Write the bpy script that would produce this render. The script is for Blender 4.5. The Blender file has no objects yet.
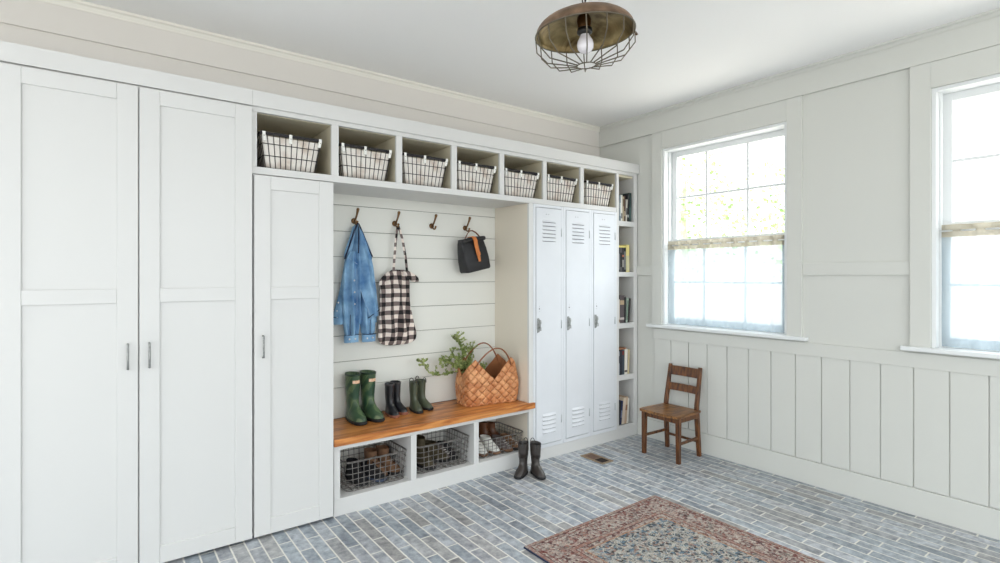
import bpy, bmesh, math, random
from mathutils import Vector, Matrix, noise
PI = math.pi
random.seed(7)
SC = bpy.context.scene
COL = SC.collection

# ------------------------------------------------------------------ camera, world, lights, exposure
cam_d = bpy.data.cameras.new('camera'); cam = bpy.data.objects.new('camera', cam_d); COL.objects.link(cam)
cam.location = (0, 0, 1.45)
cam.rotation_euler = (PI/2, 0, -math.radians(36.85))
cam_d.sensor_fit = 'HORIZONTAL'; cam_d.sensor_width = 36.0; cam_d.lens = 36.0*534/1000
cam_d.shift_y = -0.0055; cam_d.clip_start = 0.05
SC.camera = cam
SC.view_settings.view_transform = 'Standard'; SC.view_settings.look = 'None'
SC.view_settings.gamma = 1.0; SC.view_settings.use_curve_mapping = False
SC.view_settings.exposure = 0.32

w = bpy.data.worlds.new('daylight'); SC.world = w; w.use_nodes = True
nt = w.node_tree; nt.nodes.clear()
wo = nt.nodes.new('ShaderNodeOutputWorld'); bg = nt.nodes.new('ShaderNodeBackground')
tc = nt.nodes.new('ShaderNodeTexCoord'); sp = nt.nodes.new('ShaderNodeSeparateXYZ'); rp = nt.nodes.new('ShaderNodeValToRGB')
nt.links.new(tc.outputs['Generated'], sp.inputs[0])
mp = nt.nodes.new('ShaderNodeMapRange'); mp.inputs[1].default_value = -1; mp.inputs[2].default_value = 1
nt.links.new(sp.outputs['Z'], mp.inputs[0]); nt.links.new(mp.outputs[0], rp.inputs[0])
rp.color_ramp.elements[0].position = 0.47; rp.color_ramp.elements[0].color = (0.62, 0.62, 0.60, 1)
rp.color_ramp.elements[1].position = 0.53; rp.color_ramp.elements[1].color = (0.92, 0.97, 1.0, 1)
nt.links.new(rp.outputs[0], bg.inputs[0]); bg.inputs[1].default_value = 2.2
nt.links.new(bg.outputs[0], wo.inputs[0])

sd = bpy.data.lights.new('sun', 'SUN'); sd.energy = 16; sd.angle = 0.02; sd.color = (1.0, 0.97, 0.92)
sun = bpy.data.objects.new('sun', sd); COL.objects.link(sun)          # high sun added behind the back wall; ground bounce brightens the ceiling
sun.rotation_euler = Vector((0.30, -0.62, -1.0)).to_track_quat('-Z', 'Y').to_euler()

def area(name, loc, rot, sx, sy, power, col=(1, 1, 1)):
    d = bpy.data.lights.new(name, 'AREA'); d.shape = 'RECTANGLE'; d.size = sx; d.size_y = sy; d.energy = power; d.color = col
    o = bpy.data.objects.new(name, d); COL.objects.link(o); o.location = loc; o.rotation_euler = rot
    return o
XR = 3.958            # right wall plane
# skylight through the two windows of the right wall
area('window_daylight', (5.6, 2.40, 3.9), (0, math.radians(48), 0), 1.6, 1.6, 130, (0.93, 0.97, 1.0))
area('window_daylight', (5.6, 0.45, 3.9), (0, math.radians(48), 0), 1.6, 1.6, 130, (0.93, 0.97, 1.0))
area('rear_fill_light', (2.0, -2.6, 1.9), (-PI/2*1.04, 0, PI), 3.4, 2.0, 12, (0.95, 0.97, 1.0))  # added soft fill behind the camera

# ------------------------------------------------------------------ helpers
def srgb(r, g, b):
    f = lambda c: (c/255/12.92) if c/255 <= 0.04045 else ((c/255+0.055)/1.055)**2.4
    return (f(r), f(g), f(b), 1)

class MB:
    def __init__(s): s.v = []; s.f = []
    def box(s, x0, x1, y0, y1, z0, z1, M=None):
        n = len(s.v)
        p = [(x0,y0,z0),(x1,y0,z0),(x1,y1,z0),(x0,y1,z0),(x0,y0,z1),(x1,y0,z1),(x1,y1,z1),(x0,y1,z1)]
        if M: p = [tuple(M @ Vector(q)) for q in p]
        s.v += p
        s.f += [tuple(n+i for i in q) for q in ((0,3,2,1),(4,5,6,7),(0,1,5,4),(1,2,6,5),(2,3,7,6),(3,0,4,7))]
        return s
    def bar(s, a, b, wx, wy, wx2=None, wy2=None, up=(0,0,1)):
        """tapered square bar from a to b"""
        a = Vector(a); b = Vector(b); d = (b-a).normalized()
        wx2 = wx if wx2 is None else wx2; wy2 = wy if wy2 is None else wy2
        u = Vector((1,0,0)) if abs(d.x) < 0.8 else Vector((0,1,0))
        q = d.cross(u).normalized(); u = q.cross(d).normalized()
        n = len(s.v)
        for c, ww, hh in ((a,wx,wy),(b,wx2,wy2)):
            for i, j in ((-1,-1),(1,-1),(1,1),(-1,1)): s.v.append(tuple(c+u*i*ww/2+q*j*hh/2))
        s.f += [tuple(n+i for i in k) for k in ((0,3,2,1),(4,5,6,7),(0,1,5,4),(1,2,6,5),(2,3,7,6),(3,0,4,7))]
        return s
    def rings(s, R, cap0=True, cap1=True, closed=False):
        n = len(s.v); k = len(R[0])
        for r in R: s.v += [tuple(p) for p in r]
        m = len(R)
        for i in range(m if closed else m-1):
            a = n+i*k; b = n+((i+1) % m)*k
            for j in range(k):
                j2 = (j+1) % k; s.f.append((a+j, a+j2, b+j2, b+j))
        if not closed:
            if cap0: s.f.append(tuple(n+j for j in reversed(range(k))))
            if cap1: s.f.append(tuple(n+(m-1)*k+j for j in range(k)))
        return s
    def tube(s, pts, r, n=6, closed=False, flat=1.0, up=None):
        P = [Vector(p) for p in pts]; m = len(P)
        rr = r if isinstance(r, (list, tuple)) else [r]*m
        R = []; prev = Vector(up) if up else None
        for i in range(m):
            if closed: t = P[(i+1) % m]-P[i-1]
            else: t = P[min(i+1, m-1)]-P[max(i-1, 0)]
            if t.length < 1e-9: t = Vector((0,0,1))
            t.normalize()
            if prev is None:
                prev = Vector((0,0,1)) if abs(t.z) < 0.9 else Vector((1,0,0))
            u = prev - t*prev.dot(t)
            if u.length < 1e-6: u = t.orthogonal()
            u.normalize(); prev = u
            q = t.cross(u)
            R.append([P[i]+(u*math.cos(2*PI*j/n)*rr[i]*flat+q*math.sin(2*PI*j/n)*rr[i]) for j in range(n)])
        return s.rings(R, closed=closed)
    def lathe(s, prof, c=(0,0,0), n=32, M=None, cap0=False, cap1=False):
        R = []
        for r, z in prof:
            ring = [Vector((c[0]+r*math.cos(2*PI*j/n), c[1]+r*math.sin(2*PI*j/n), c[2]+z)) for j in range(n)]
            if M: ring = [M @ p for p in ring]
            R.append(ring)
        return s.rings(R, cap0, cap1)
    def sphere(s, c, r, n=12, m=8, sc=(1,1,1)):
        R = []
        for i in range(m+1):
            a = -PI/2+PI*i/m; rr = max(math.cos(a), 0.02)
            R.append([(c[0]+sc[0]*r*rr*math.cos(2*PI*j/n), c[1]+sc[1]*r*rr*math.sin(2*PI*j/n), c[2]+sc[2]*r*math.sin(a)) for j in range(n)])
        return s.rings(R)
    def quad(s, a, b, c, d):
        n = len(s.v); s.v += [tuple(a), tuple(b), tuple(c), tuple(d)]; s.f.append((n, n+1, n+2, n+3)); return s
    def build(s, name, mat, parent=None, smooth=False, bevel=0, sub=0, solid=0, loc=None, off=0):
        me = bpy.data.meshes.new(name); me.from_pydata(s.v, [], s.f); me.update()
        bm = bmesh.new(); bm.from_mesh(me)
        bmesh.ops.recalc_face_normals(bm, faces=bm.faces); bm.to_mesh(me); bm.free()
        me.materials.append(mat)
        if smooth: me.polygons.foreach_set('use_smooth', [True]*len(me.polygons))
        o = bpy.data.objects.new(name, me); COL.objects.link(o)
        if parent: o.parent = parent
        if loc: o.location = loc
        if solid:
            m = o.modifiers.new('solid', 'SOLIDIFY'); m.thickness = solid; m.offset = off
        if bevel:
            m = o.modifiers.new('bevel', 'BEVEL'); m.width = bevel; m.segments = 2; m.limit_method = 'ANGLE'; m.angle_limit = 0.6
        if sub:
            m = o.modifiers.new('sub', 'SUBSURF'); m.levels = sub; m.render_levels = sub
        return o

def tag(o, label=None, cat=None, group=None, kind=None):
    if label: o['label'] = label
    if cat: o['category'] = cat
    if group: o['group'] = group
    if kind: o['kind'] = kind
    return o
def empty(name, loc, rz=0, label=None, cat=None, group=None, kind=None):
    o = bpy.data.objects.new(name, None); COL.objects.link(o); o.location = loc; o.rotation_euler = (0, 0, rz)
    o.empty_display_size = 0.05
    return tag(o, label, cat, group, kind)
def copy_tree(o, parent=None):
    c = o.copy(); COL.objects.link(c); c.parent = parent
    for ch in [x for x in COL.objects if x.parent == o]:
        copy_tree(ch, c)
    return c
def lerp_tab(tab, x):
    if x <= tab[0][0]: return tab[0][1]
    for (a, b), (c, d) in zip(tab, tab[1:]):
        if x <= c:
            t = (x-a)/(c-a); t = t*t*(3-2*t) if False else t
            return b+(d-b)*t
    return tab[-1][1]

# ------------------------------------------------------------------ materials
def mat(name, col, rough=0.5, metal=0.0, spec=0.5, noise_amt=0.0, noise_scale=20, bump=0.0, bump_scale=200, col2=None, stretch=(1,1,1), coat=0):
    m = bpy.data.materials.new(name); m.use_nodes = True; n = m.node_tree; b = n.nodes['Principled BSDF']
    b.inputs['Base Color'].default_value = col; b.inputs['Roughness'].default_value = rough; b.inputs['Metallic'].default_value = metal
    b.inputs['Specular IOR Level'].default_value = spec
    if coat: b.inputs['Coat Weight'].default_value = coat
    tcn = n.nodes.new('ShaderNodeTexCoord'); mpn = n.nodes.new('ShaderNodeMapping'); mpn.inputs['Scale'].default_value = stretch
    n.links.new(tcn.outputs['Object'], mpn.inputs[0])
    if noise_amt or col2:
        no = n.nodes.new('ShaderNodeTexNoise'); no.inputs['Scale'].default_value = noise_scale; no.inputs['Detail'].default_value = 4
        n.links.new(mpn.outputs[0], no.inputs['Vector'])
        r = n.nodes.new('ShaderNodeValToRGB'); r.color_ramp.elements[0].position = 0.35; r.color_ramp.elements[1].position = 0.68
        c2 = col2 or tuple(c*(1-noise_amt) for c in col[:3])+(1,)
        r.color_ramp.elements[0].color = c2; r.color_ramp.elements[1].color = col
        n.links.new(no.outputs[0], r.inputs[0]); n.links.new(r.outputs[0], b.inputs['Base Color'])
    if bump:
        no2 = n.nodes.new('ShaderNodeTexNoise'); no2.inputs['Scale'].default_value = bump_scale; no2.inputs['Detail'].default_value = 3
        n.links.new(mpn.outputs[0], no2.inputs['Vector'])
        bp = n.nodes.new('ShaderNodeBump'); bp.inputs['Strength'].default_value = bump; bp.inputs['Distance'].default_value = 0.002
        n.links.new(no2.outputs[0], bp.inputs['Height']); n.links.new(bp.outputs[0], b.inputs['Normal'])
    return m
def mth(n, op, a, b=None, c=None):
    x = n.nodes.new('ShaderNodeMath'); x.operation = op
    for i, v in enumerate((a, b, c)):
        if v is None: continue
        if isinstance(v, (int, float)): x.inputs[i].default_value = v
        else: n.links.new(v, x.inputs[i])
    return x.outputs[0]
def mixc(n, fac, a, b, mode='MIX'):
    x = n.nodes.new('ShaderNodeMix'); x.data_type = 'RGBA'; x.blend_type = mode
    for i, v in ((0, fac), (6, a), (7, b)):
        if isinstance(v, (int, float)): x.inputs[i].default_value = v
        elif isinstance(v, tuple): x.inputs[i].default_value = v
        else: n.links.new(v, x.inputs[i])
    return x.outputs[2]

M = {}
M['cab'] = mat('cabinet_white_paint', srgb(210, 210, 208), 0.38, bump=0.05, bump_scale=60)
M['cab_in_shade'] = mat('cabinet_interior_shade', srgb(204, 196, 172), 0.55)  # shade inside the cubbies put into a darker, warmer colour
M['nook'] = mat('shiplap_paint', srgb(227, 227, 220), 0.5, bump=0.08, bump_scale=40)
M['wall'] = mat('wall_greige_paint', srgb(223, 219, 213), 0.6, bump=0.05, bump_scale=50)
M['wall_r'] = mat('wall_soft_grey_paint', srgb(208, 209, 203), 0.6, bump=0.05, bump_scale=50)
M['ceil'] = mat('ceiling_paint', srgb(243, 243, 242), 0.8)
M['trimw'] = mat('window_white_paint', srgb(226, 229, 229), 0.35)
M['locker'] = mat('locker_white_enamel', srgb(217, 220, 224), 0.34, noise_amt=0.03, noise_scale=6, bump=0.06, bump_scale=30)
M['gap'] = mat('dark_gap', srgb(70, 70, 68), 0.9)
M['latch'] = mat('worn_steel_latch', srgb(168, 170, 168), 0.45, 0.5, noise_amt=0.4, noise_scale=90)
M['hinge'] = mat('painted_hinge', srgb(176, 180, 182), 0.4)
M['brass'] = mat('aged_brass', srgb(142, 108, 72), 0.36, 0.7, noise_amt=0.5, noise_scale=60)
M['black_metal'] = mat('black_wire', srgb(34, 32, 34), 0.45, 0.4)
M['wire'] = mat('galvanised_wire', srgb(158, 154, 150), 0.42, 0.6, noise_amt=0.45, noise_scale=40)
M['leather'] = mat('tan_leather', srgb(214, 128, 66), 0.5, noise_amt=0.2, noise_scale=40)
M['leather_md'] = mat('chestnut_leather', srgb(150, 92, 56), 0.45, noise_amt=0.25, noise_scale=40)
M['leather_dk'] = mat('brown_leather', srgb(126, 72, 42), 0.45, noise_amt=0.3, noise_scale=40)
M['canvas_blk'] = mat('waxed_black_canvas', srgb(38, 38, 41), 0.55, noise_amt=0.35, noise_scale=18, bump=0.3, bump_scale=260)
M['chair'] = mat('oak_dark_stain', srgb(124, 76, 36), 0.36, col2=srgb(58, 32, 16), noise_scale=9, stretch=(6, 6, 1), bump=0.15, bump_scale=60)
M['chair_seat'] = mat('oak_worn_seat', srgb(160, 112, 62), 0.34, col2=srgb(84, 52, 28), noise_scale=8, stretch=(1.2, 7, 7), bump=0.12, bump_scale=50)
M['rub_black'] = mat('black_rubber', srgb(28, 29, 33), 0.34, spec=0.6)
M['rub_sole'] = mat('dark_rubber_sole', srgb(26, 26, 27), 0.6)
M['rub_olive'] = mat('olive_rubber', srgb(74, 80, 62), 0.36, spec=0.5)
M['rub_grey'] = mat('brown_grey_rubber', srgb(58, 53, 50), 0.36, spec=0.6)
M['sole_red'] = mat('red_brown_sole', srgb(140, 86, 66), 0.55)
M['tan_suede'] = mat('tan_suede', srgb(132, 98, 72), 0.85, noise_amt=0.35, noise_scale=25, bump=0.3, bump_scale=120)
M['brown_boot'] = mat('brown_leather_boot', srgb(104, 62, 34), 0.4, noise_amt=0.3, noise_scale=25)
M['black_cloth'] = mat('black_knit', srgb(28, 28, 32), 0.8, noise_amt=0.3)
M['grey_cloth'] = mat('grey_mesh', srgb(110, 100, 98), 0.8, noise_amt=0.3)
M['white_cloth'] = mat('white_canvas', srgb(232, 232, 226), 0.7, bump=0.2, bump_scale=200)
M['blue_patch'] = mat('blue_knit', srgb(66, 76, 96), 0.8)
M['lace'] = mat('pale_lace', srgb(220, 216, 208), 0.8)
M['lace_dk'] = mat('dark_lace', srgb(60, 48, 40), 0.8)
M['olive_boot'] = mat('olive_brown_boot', srgb(84, 74, 52), 0.7, noise_amt=0.4, noise_scale=20)
M['label_orange'] = mat('orange_boot_label', srgb(224, 150, 96), 0.5, col2=srgb(236, 214, 190), noise_scale=160)
M['button'] = mat('silver_button', srgb(214, 214, 210), 0.3, 0.6)
M['thread'] = mat('denim_thread', srgb(150, 176, 200), 0.8)
M['bulb'] = mat('frosted_bulb', srgb(236, 232, 236), 0.12, spec=0.7)
M['socket'] = mat('dark_brass_socket', srgb(78, 52, 26), 0.35, 0.8)
M['socket_blk'] = mat('black_bakelite', srgb(20, 18, 16), 0.4)
M['cage'] = mat('cage_wire', srgb(108, 100, 86), 0.45, 0.7)
M['shade_out'] = mat('weathered_copper_shade', srgb(150, 122, 98), 0.5, 0.6, col2=srgb(104, 84, 66), noise_scale=14)
M['vent_wood'] = mat('vent_tan_frame', srgb(138, 118, 92), 0.6)
M['vent_slat'] = mat('vent_brown_louver', srgb(104, 74, 56), 0.5, 0.2)
M['vent_dark'] = mat('vent_dark_well', srgb(44, 32, 28), 0.8)
M['pages'] = mat('book_pages', srgb(222, 214, 196), 0.8)
M['stem'] = mat('twig_bark', srgb(84, 62, 42), 0.8)
M['denim_in'] = mat('navy_denim_edge', srgb(34, 46, 72), 0.8)

def two_tone_leaf():
    m = mat('leaf_green', srgb(190, 200, 132), 0.42, col2=srgb(104, 124, 58), noise_scale=28)
    return m
M['leaf'] = two_tone_leaf()
M['tree_leaf'] = mat('garden_leaf', srgb(170, 196, 132), 0.6, col2=srgb(128, 160, 96), noise_scale=2)  # leaf colour paled to imitate overexposed daylight

# denim
m = mat('washed_denim', srgb(104, 150, 194), 0.82, bump=1.0, bump_scale=38); M['denim'] = m
n = m.node_tree; b = n.nodes['Principled BSDF']; t = n.nodes.new('ShaderNodeTexCoord')
no = n.nodes.new('ShaderNodeTexNoise'); no.inputs['Scale'].default_value = 9; no.inputs['Detail'].default_value = 6; n.links.new(t.outputs['Object'], no.inputs['Vector'])
r = n.nodes.new('ShaderNodeValToRGB'); r.color_ramp.elements[0].position = .3; r.color_ramp.elements[0].color = srgb(68, 114, 162)
r.color_ramp.elements[1].position = .72; r.color_ramp.elements[1].color = srgb(150, 190, 220)
n.links.new(no.outputs[0], r.inputs[0]); n.links.new(r.outputs[0], b.inputs['Base Color'])

# buffalo plaid (black / cream / grey overlap)
def plaid():
    m = mat('buffalo_plaid', (1, 1, 1, 1), 0.85, bump=0.2, bump_scale=300)
    n = m.node_tree; b = n.nodes['Principled BSDF']; t = n.nodes.new('ShaderNodeTexCoord')
    s = n.nodes.new('ShaderNodeSeparateXYZ')
    nz = n.nodes.new('ShaderNodeTexNoise'); nz.inputs['Scale'].default_value = 5; n.links.new(t.outputs['Object'], nz.inputs['Vector'])
    vm = n.nodes.new('ShaderNodeVectorMath'); vm.operation = 'MULTIPLY_ADD'; vm.inputs[1].default_value = (.03, .03, .03)
    n.links.new(nz.outputs['Color'], vm.inputs[0]); n.links.new(t.outputs['Object'], vm.inputs[2]); n.links.new(vm.outputs[0], s.inputs[0])
    def st(sock, off):
        x = mth(n, 'FRACT', mth(n, 'DIVIDE', mth(n, 'ADD', sock, off), 0.062))
        return mth(n, 'LESS_THAN', x, 0.5)
    a = st(s.outputs['X'], 0.0); c = st(s.outputs['Z'], 0.01)
    sm = mth(n, 'MULTIPLY', mth(n, 'ADD', a, c), 0.5)
    fine = mth(n, 'MULTIPLY', mth(n, 'SINE', mth(n, 'MULTIPLY', s.outputs['X'], 1400.0)), 0.0)
    r = n.nodes.new('ShaderNodeValToRGB'); r.color_ramp.interpolation = 'CONSTANT'
    r.color_ramp.elements[0].position = 0; r.color_ramp.elements[0].color = srgb(236, 224, 214)
    e = r.color_ramp.elements.new(0.4); e.color = srgb(122, 108, 104)
    r.color_ramp.elements[-1].position = 0.9; r.color_ramp.elements[-1].color = srgb(26, 22, 24)
    n.links.new(mth(n, 'ADD', sm, fine), r.inputs[0]); n.links.new(r.outputs[0], b.inputs['Base Color'])
    return m
M['plaid'] = plaid()

# ticking-stripe liner
def liner():
    m = mat('cream_liner', srgb(226, 218, 206), 0.85, bump=0.3, bump_scale=30)
    n = m.node_tree; b = n.nodes['Principled BSDF']; t = n.nodes.new('ShaderNodeTexCoord')
    no = n.nodes.new('ShaderNodeTexNoise'); no.inputs['Scale'].default_value = 12; no.inputs['Detail'].default_value = 3
    n.links.new(t.outputs['Object'], no.inputs['Vector'])
    r = n.nodes.new('ShaderNodeValToRGB'); r.color_ramp.elements[0].position = .3; r.color_ramp.elements[0].color = srgb(204, 188, 174)
    r.color_ramp.elements[1].position = .55; r.color_ramp.elements[1].color = srgb(230, 225, 217)
    n.links.new(no.outputs[0], r.inputs[0]); n.links.new(r.outputs[0], b.inputs['Base Color'])
    return m
M['liner'] = liner()

# hammered old brass inside of pendant
def shade_in():
    m = mat('aged_brass_interior', srgb(150, 120, 70), 0.38, 0.85, bump=0.5, bump_scale=18)
    n = m.node_tree; b = n.nodes['Principled BSDF']; t = n.nodes.new('ShaderNodeTexCoord')
    no = n.nodes.new('ShaderNodeTexNoise'); no.inputs['Scale'].default_value = 8; no.inputs['Detail'].default_value = 7; no.inputs['Distortion'].default_value = 1.5
    n.links.new(t.outputs['Object'], no.inputs['Vector'])
    r = n.nodes.new('ShaderNodeValToRGB'); r.color_ramp.elements[0].position = .32; r.color_ramp.elements[0].color = srgb(78, 62, 36)
    r.color_ramp.elements[1].position = .66; r.color_ramp.elements[1].color = srgb(160, 142, 102)
    n.links.new(no.outputs[0], r.inputs[0]); n.links.new(r.outputs[0], b.inputs['Base Color'])
    return m
M['shade_in'] = shade_in()

# bench wood: honey pine, grain along X, knots
def bench_wood():
    m = mat('honey_pine', (1, 1, 1, 1), 0.33)
    n = m.node_tree; b = n.nodes['Principled BSDF']; t = n.nodes.new('ShaderNodeTexCoord')
    mp = n.nodes.new('ShaderNodeMapping'); mp.inputs['Scale'].default_value = (1.1, 14, 14); n.links.new(t.outputs['Object'], mp.inputs[0])
    no = n.nodes.new('ShaderNodeTexNoise'); no.inputs['Scale'].default_value = 2.4; no.inputs['Detail'].default_value = 8; no.inputs['Distortion'].default_value = 1.2
    n.links.new(mp.outputs[0], no.inputs['Vector'])
    r = n.nodes.new('ShaderNodeValToRGB'); r.color_ramp.elements[0].position = .28; r.color_ramp.elements[0].color = srgb(112, 62, 28)
    r.color_ramp.elements[1].position = .62; r.color_ramp.elements[1].color = srgb(208, 142, 78)
    e = r.color_ramp.elements.new(.45); e.color = srgb(176, 106, 50)
    n.links.new(no.outputs[0], r.inputs[0])
    mp2 = n.nodes.new('ShaderNodeMapping'); mp2.inputs['Scale'].default_value = (3.4, 8, 8); n.links.new(t.outputs['Object'], mp2.inputs[0])
    vo = n.nodes.new('ShaderNodeTexVoronoi'); vo.inputs['Scale'].default_value = 1.0; n.links.new(mp2.outputs[0], vo.inputs['Vector'])
    k = n.nodes.new('ShaderNodeValToRGB'); k.color_ramp.elements[0].position = .06; k.color_ramp.elements[0].color = (1, 1, 1, 1)
    k.color_ramp.elements[1].position = .2; k.color_ramp.elements[1].color = (0, 0, 0, 1)
    n.links.new(vo.outputs['Distance'], k.inputs[0])
    c = mixc(n, k.outputs[0], r.outputs[0], srgb(88, 42, 16))
    n.links.new(c, b.inputs['Base Color'])
    bp = n.nodes.new('ShaderNodeBump'); bp.inputs['Strength'].default_value = .15; bp.inputs['Distance'].default_value = .002
    n.links.new(no.outputs[0], bp.inputs['Height']); n.links.new(bp.outputs[0], b.inputs['Normal'])
    return m
M['bench'] = bench_wood()

# birch-bark weave
def bark(i, c1, c2):
    return mat('woven_birch_bark', srgb(*c1), 0.5, col2=srgb(*c2), noise_scale=16, stretch=(1, 1, 1.0), bump=0.06, bump_scale=90)
M['bark'] = bark(0, (226, 166, 116), (184, 116, 70))

# brick floor
def brick_floor():
    m = mat('grey_brick_floor', (1, 1, 1, 1), 0.5)
    n = m.node_tree; b = n.nodes['Principled BSDF']; t = n.nodes.new('ShaderNodeTexCoord')
    s = n.nodes.new('ShaderNodeSeparateXYZ'); n.links.new(t.outputs['Object'], s.inputs[0])
    W, L, G = 0.0713, 0.283, 0.0070
    a = mth(n, 'DIVIDE', mth(n, 'ADD', s.outputs['X'], -1.1265+W*40), W)
    row = mth(n, 'FLOOR', a); fa = mth(n, 'FRACT', a)
    wn = n.nodes.new('ShaderNodeTexWhiteNoise'); wn.noise_dimensions = '1D'; n.links.new(row, wn.inputs['W'])
    par = mth(n, 'MULTIPLY', mth(n, 'MODULO', row, 2.0), 0.5)
    offs = mth(n, 'ADD', par, mth(n, 'MULTIPLY', wn.outputs['Value'], 0.28))
    u = mth(n, 'ADD', mth(n, 'DIVIDE', mth(n, 'ADD', s.outputs['Y'], 20.0), L), offs)
    cl = mth(n, 'FLOOR', u); fu = mth(n, 'FRACT', u)
    # distance to edge in metres
    ed = lambda f, sz: mth(n, 'MULTIPLY', mth(n, 'MINIMUM', f, mth(n, 'SUBTRACT', 1.0, f)), sz)
    # wobble
    nz = n.nodes.new('ShaderNodeTexNoise'); nz.inputs['Scale'].default_value = 60; nz.inputs['Detail'].default_value = 2; n.links.new(t.outputs['Object'], nz.inputs['Vector'])
    wob = mth(n, 'MULTIPLY', mth(n, 'SUBTRACT', nz.outputs[0], 0.5), 0.004)
    d = mth(n, 'ADD', mth(n, 'MINIMUM', ed(fa, W), ed(fu, L)), wob)
    mr = n.nodes.new('ShaderNodeMapRange'); mr.inputs[1].default_value = G*0.35; mr.inputs[2].default_value = G*0.8; n.links.new(d, mr.inputs[0])
    cv = n.nodes.new('ShaderNodeCombineXYZ'); n.links.new(row, cv.inputs[0]); n.links.new(cl, cv.inputs[1])
    w2 = n.nodes.new('ShaderNodeTexWhiteNoise'); w2.noise_dimensions = '3D'; n.links.new(cv.outputs[0], w2.inputs['Vector'])
    r = n.nodes.new('ShaderNodeValToRGB'); cr = r.color_ramp
    cr.elements[0].position = 0; cr.elements[0].color = srgb(146, 153, 160)
    cr.elements[1].position = 1; cr.elements[1].color = srgb(196, 200, 206)
    for p, c in ((.18, (156, 164, 172)), (.4, (168, 176, 183)), (.6, (182, 187, 193)), (.8, (166, 168, 172)), (.9, (158, 156, 153))):
        e = cr.elements.new(p); e.color = srgb(*c)
    n.links.new(w2.outputs['Value'], r.inputs[0])
    # mottling inside each brick
    ad = n.nodes.new('ShaderNodeVectorMath'); ad.operation = 'MULTIPLY_ADD'; ad.inputs[1].default_value = (3, 3, 3)
    n.links.new(w2.outputs['Color'], ad.inputs[0]); n.links.new(t.outputs['Object'], ad.inputs[2])
    n2 = n.nodes.new('ShaderNodeTexNoise'); n2.inputs['Scale'].default_value = 22; n2.inputs['Detail'].default_value = 7; n2.inputs['Roughness'].default_value = .65
    n.links.new(ad.outputs[0], n2.inputs['Vector'])
    r2 = n.nodes.new('ShaderNodeValToRGB'); r2.color_ramp.elements[0].position = .3; r2.color_ramp.elements[0].color = (.40, .42, .46, 1)
    r2.color_ramp.elements[1].position = .68; r2.color_ramp.elements[1].color = (1.2, 1.2, 1.19, 1)
    n.links.new(n2.outputs[0], r2.inputs[0])
    c = mixc(n, 1.0, r.outputs[0], r2.outputs[0], 'MULTIPLY')
    c = mixc(n, mr.outputs[0], srgb(222, 220, 212), c)
    n.links.new(c, b.inputs['Base Color'])
    rr = n.nodes.new('ShaderNodeMapRange'); rr.inputs[3].default_value = .7; rr.inputs[4].default_value = .33; n.links.new(mr.outputs[0], rr.inputs[0]); n.links.new(rr.outputs[0], b.inputs['Roughness'])
    h = mth(n, 'ADD', mr.outputs[0], mth(n, 'MULTIPLY', n2.outputs[0], 0.35))
    bp = n.nodes.new('ShaderNodeBump'); bp.inputs['Strength'].default_value = .5; bp.inputs['Distance'].default_value = .003
    n.links.new(h, bp.inputs['Height']); n.links.new(bp.outputs[0], b.inputs['Normal'])
    return m
M['floor'] = brick_floor()

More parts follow.
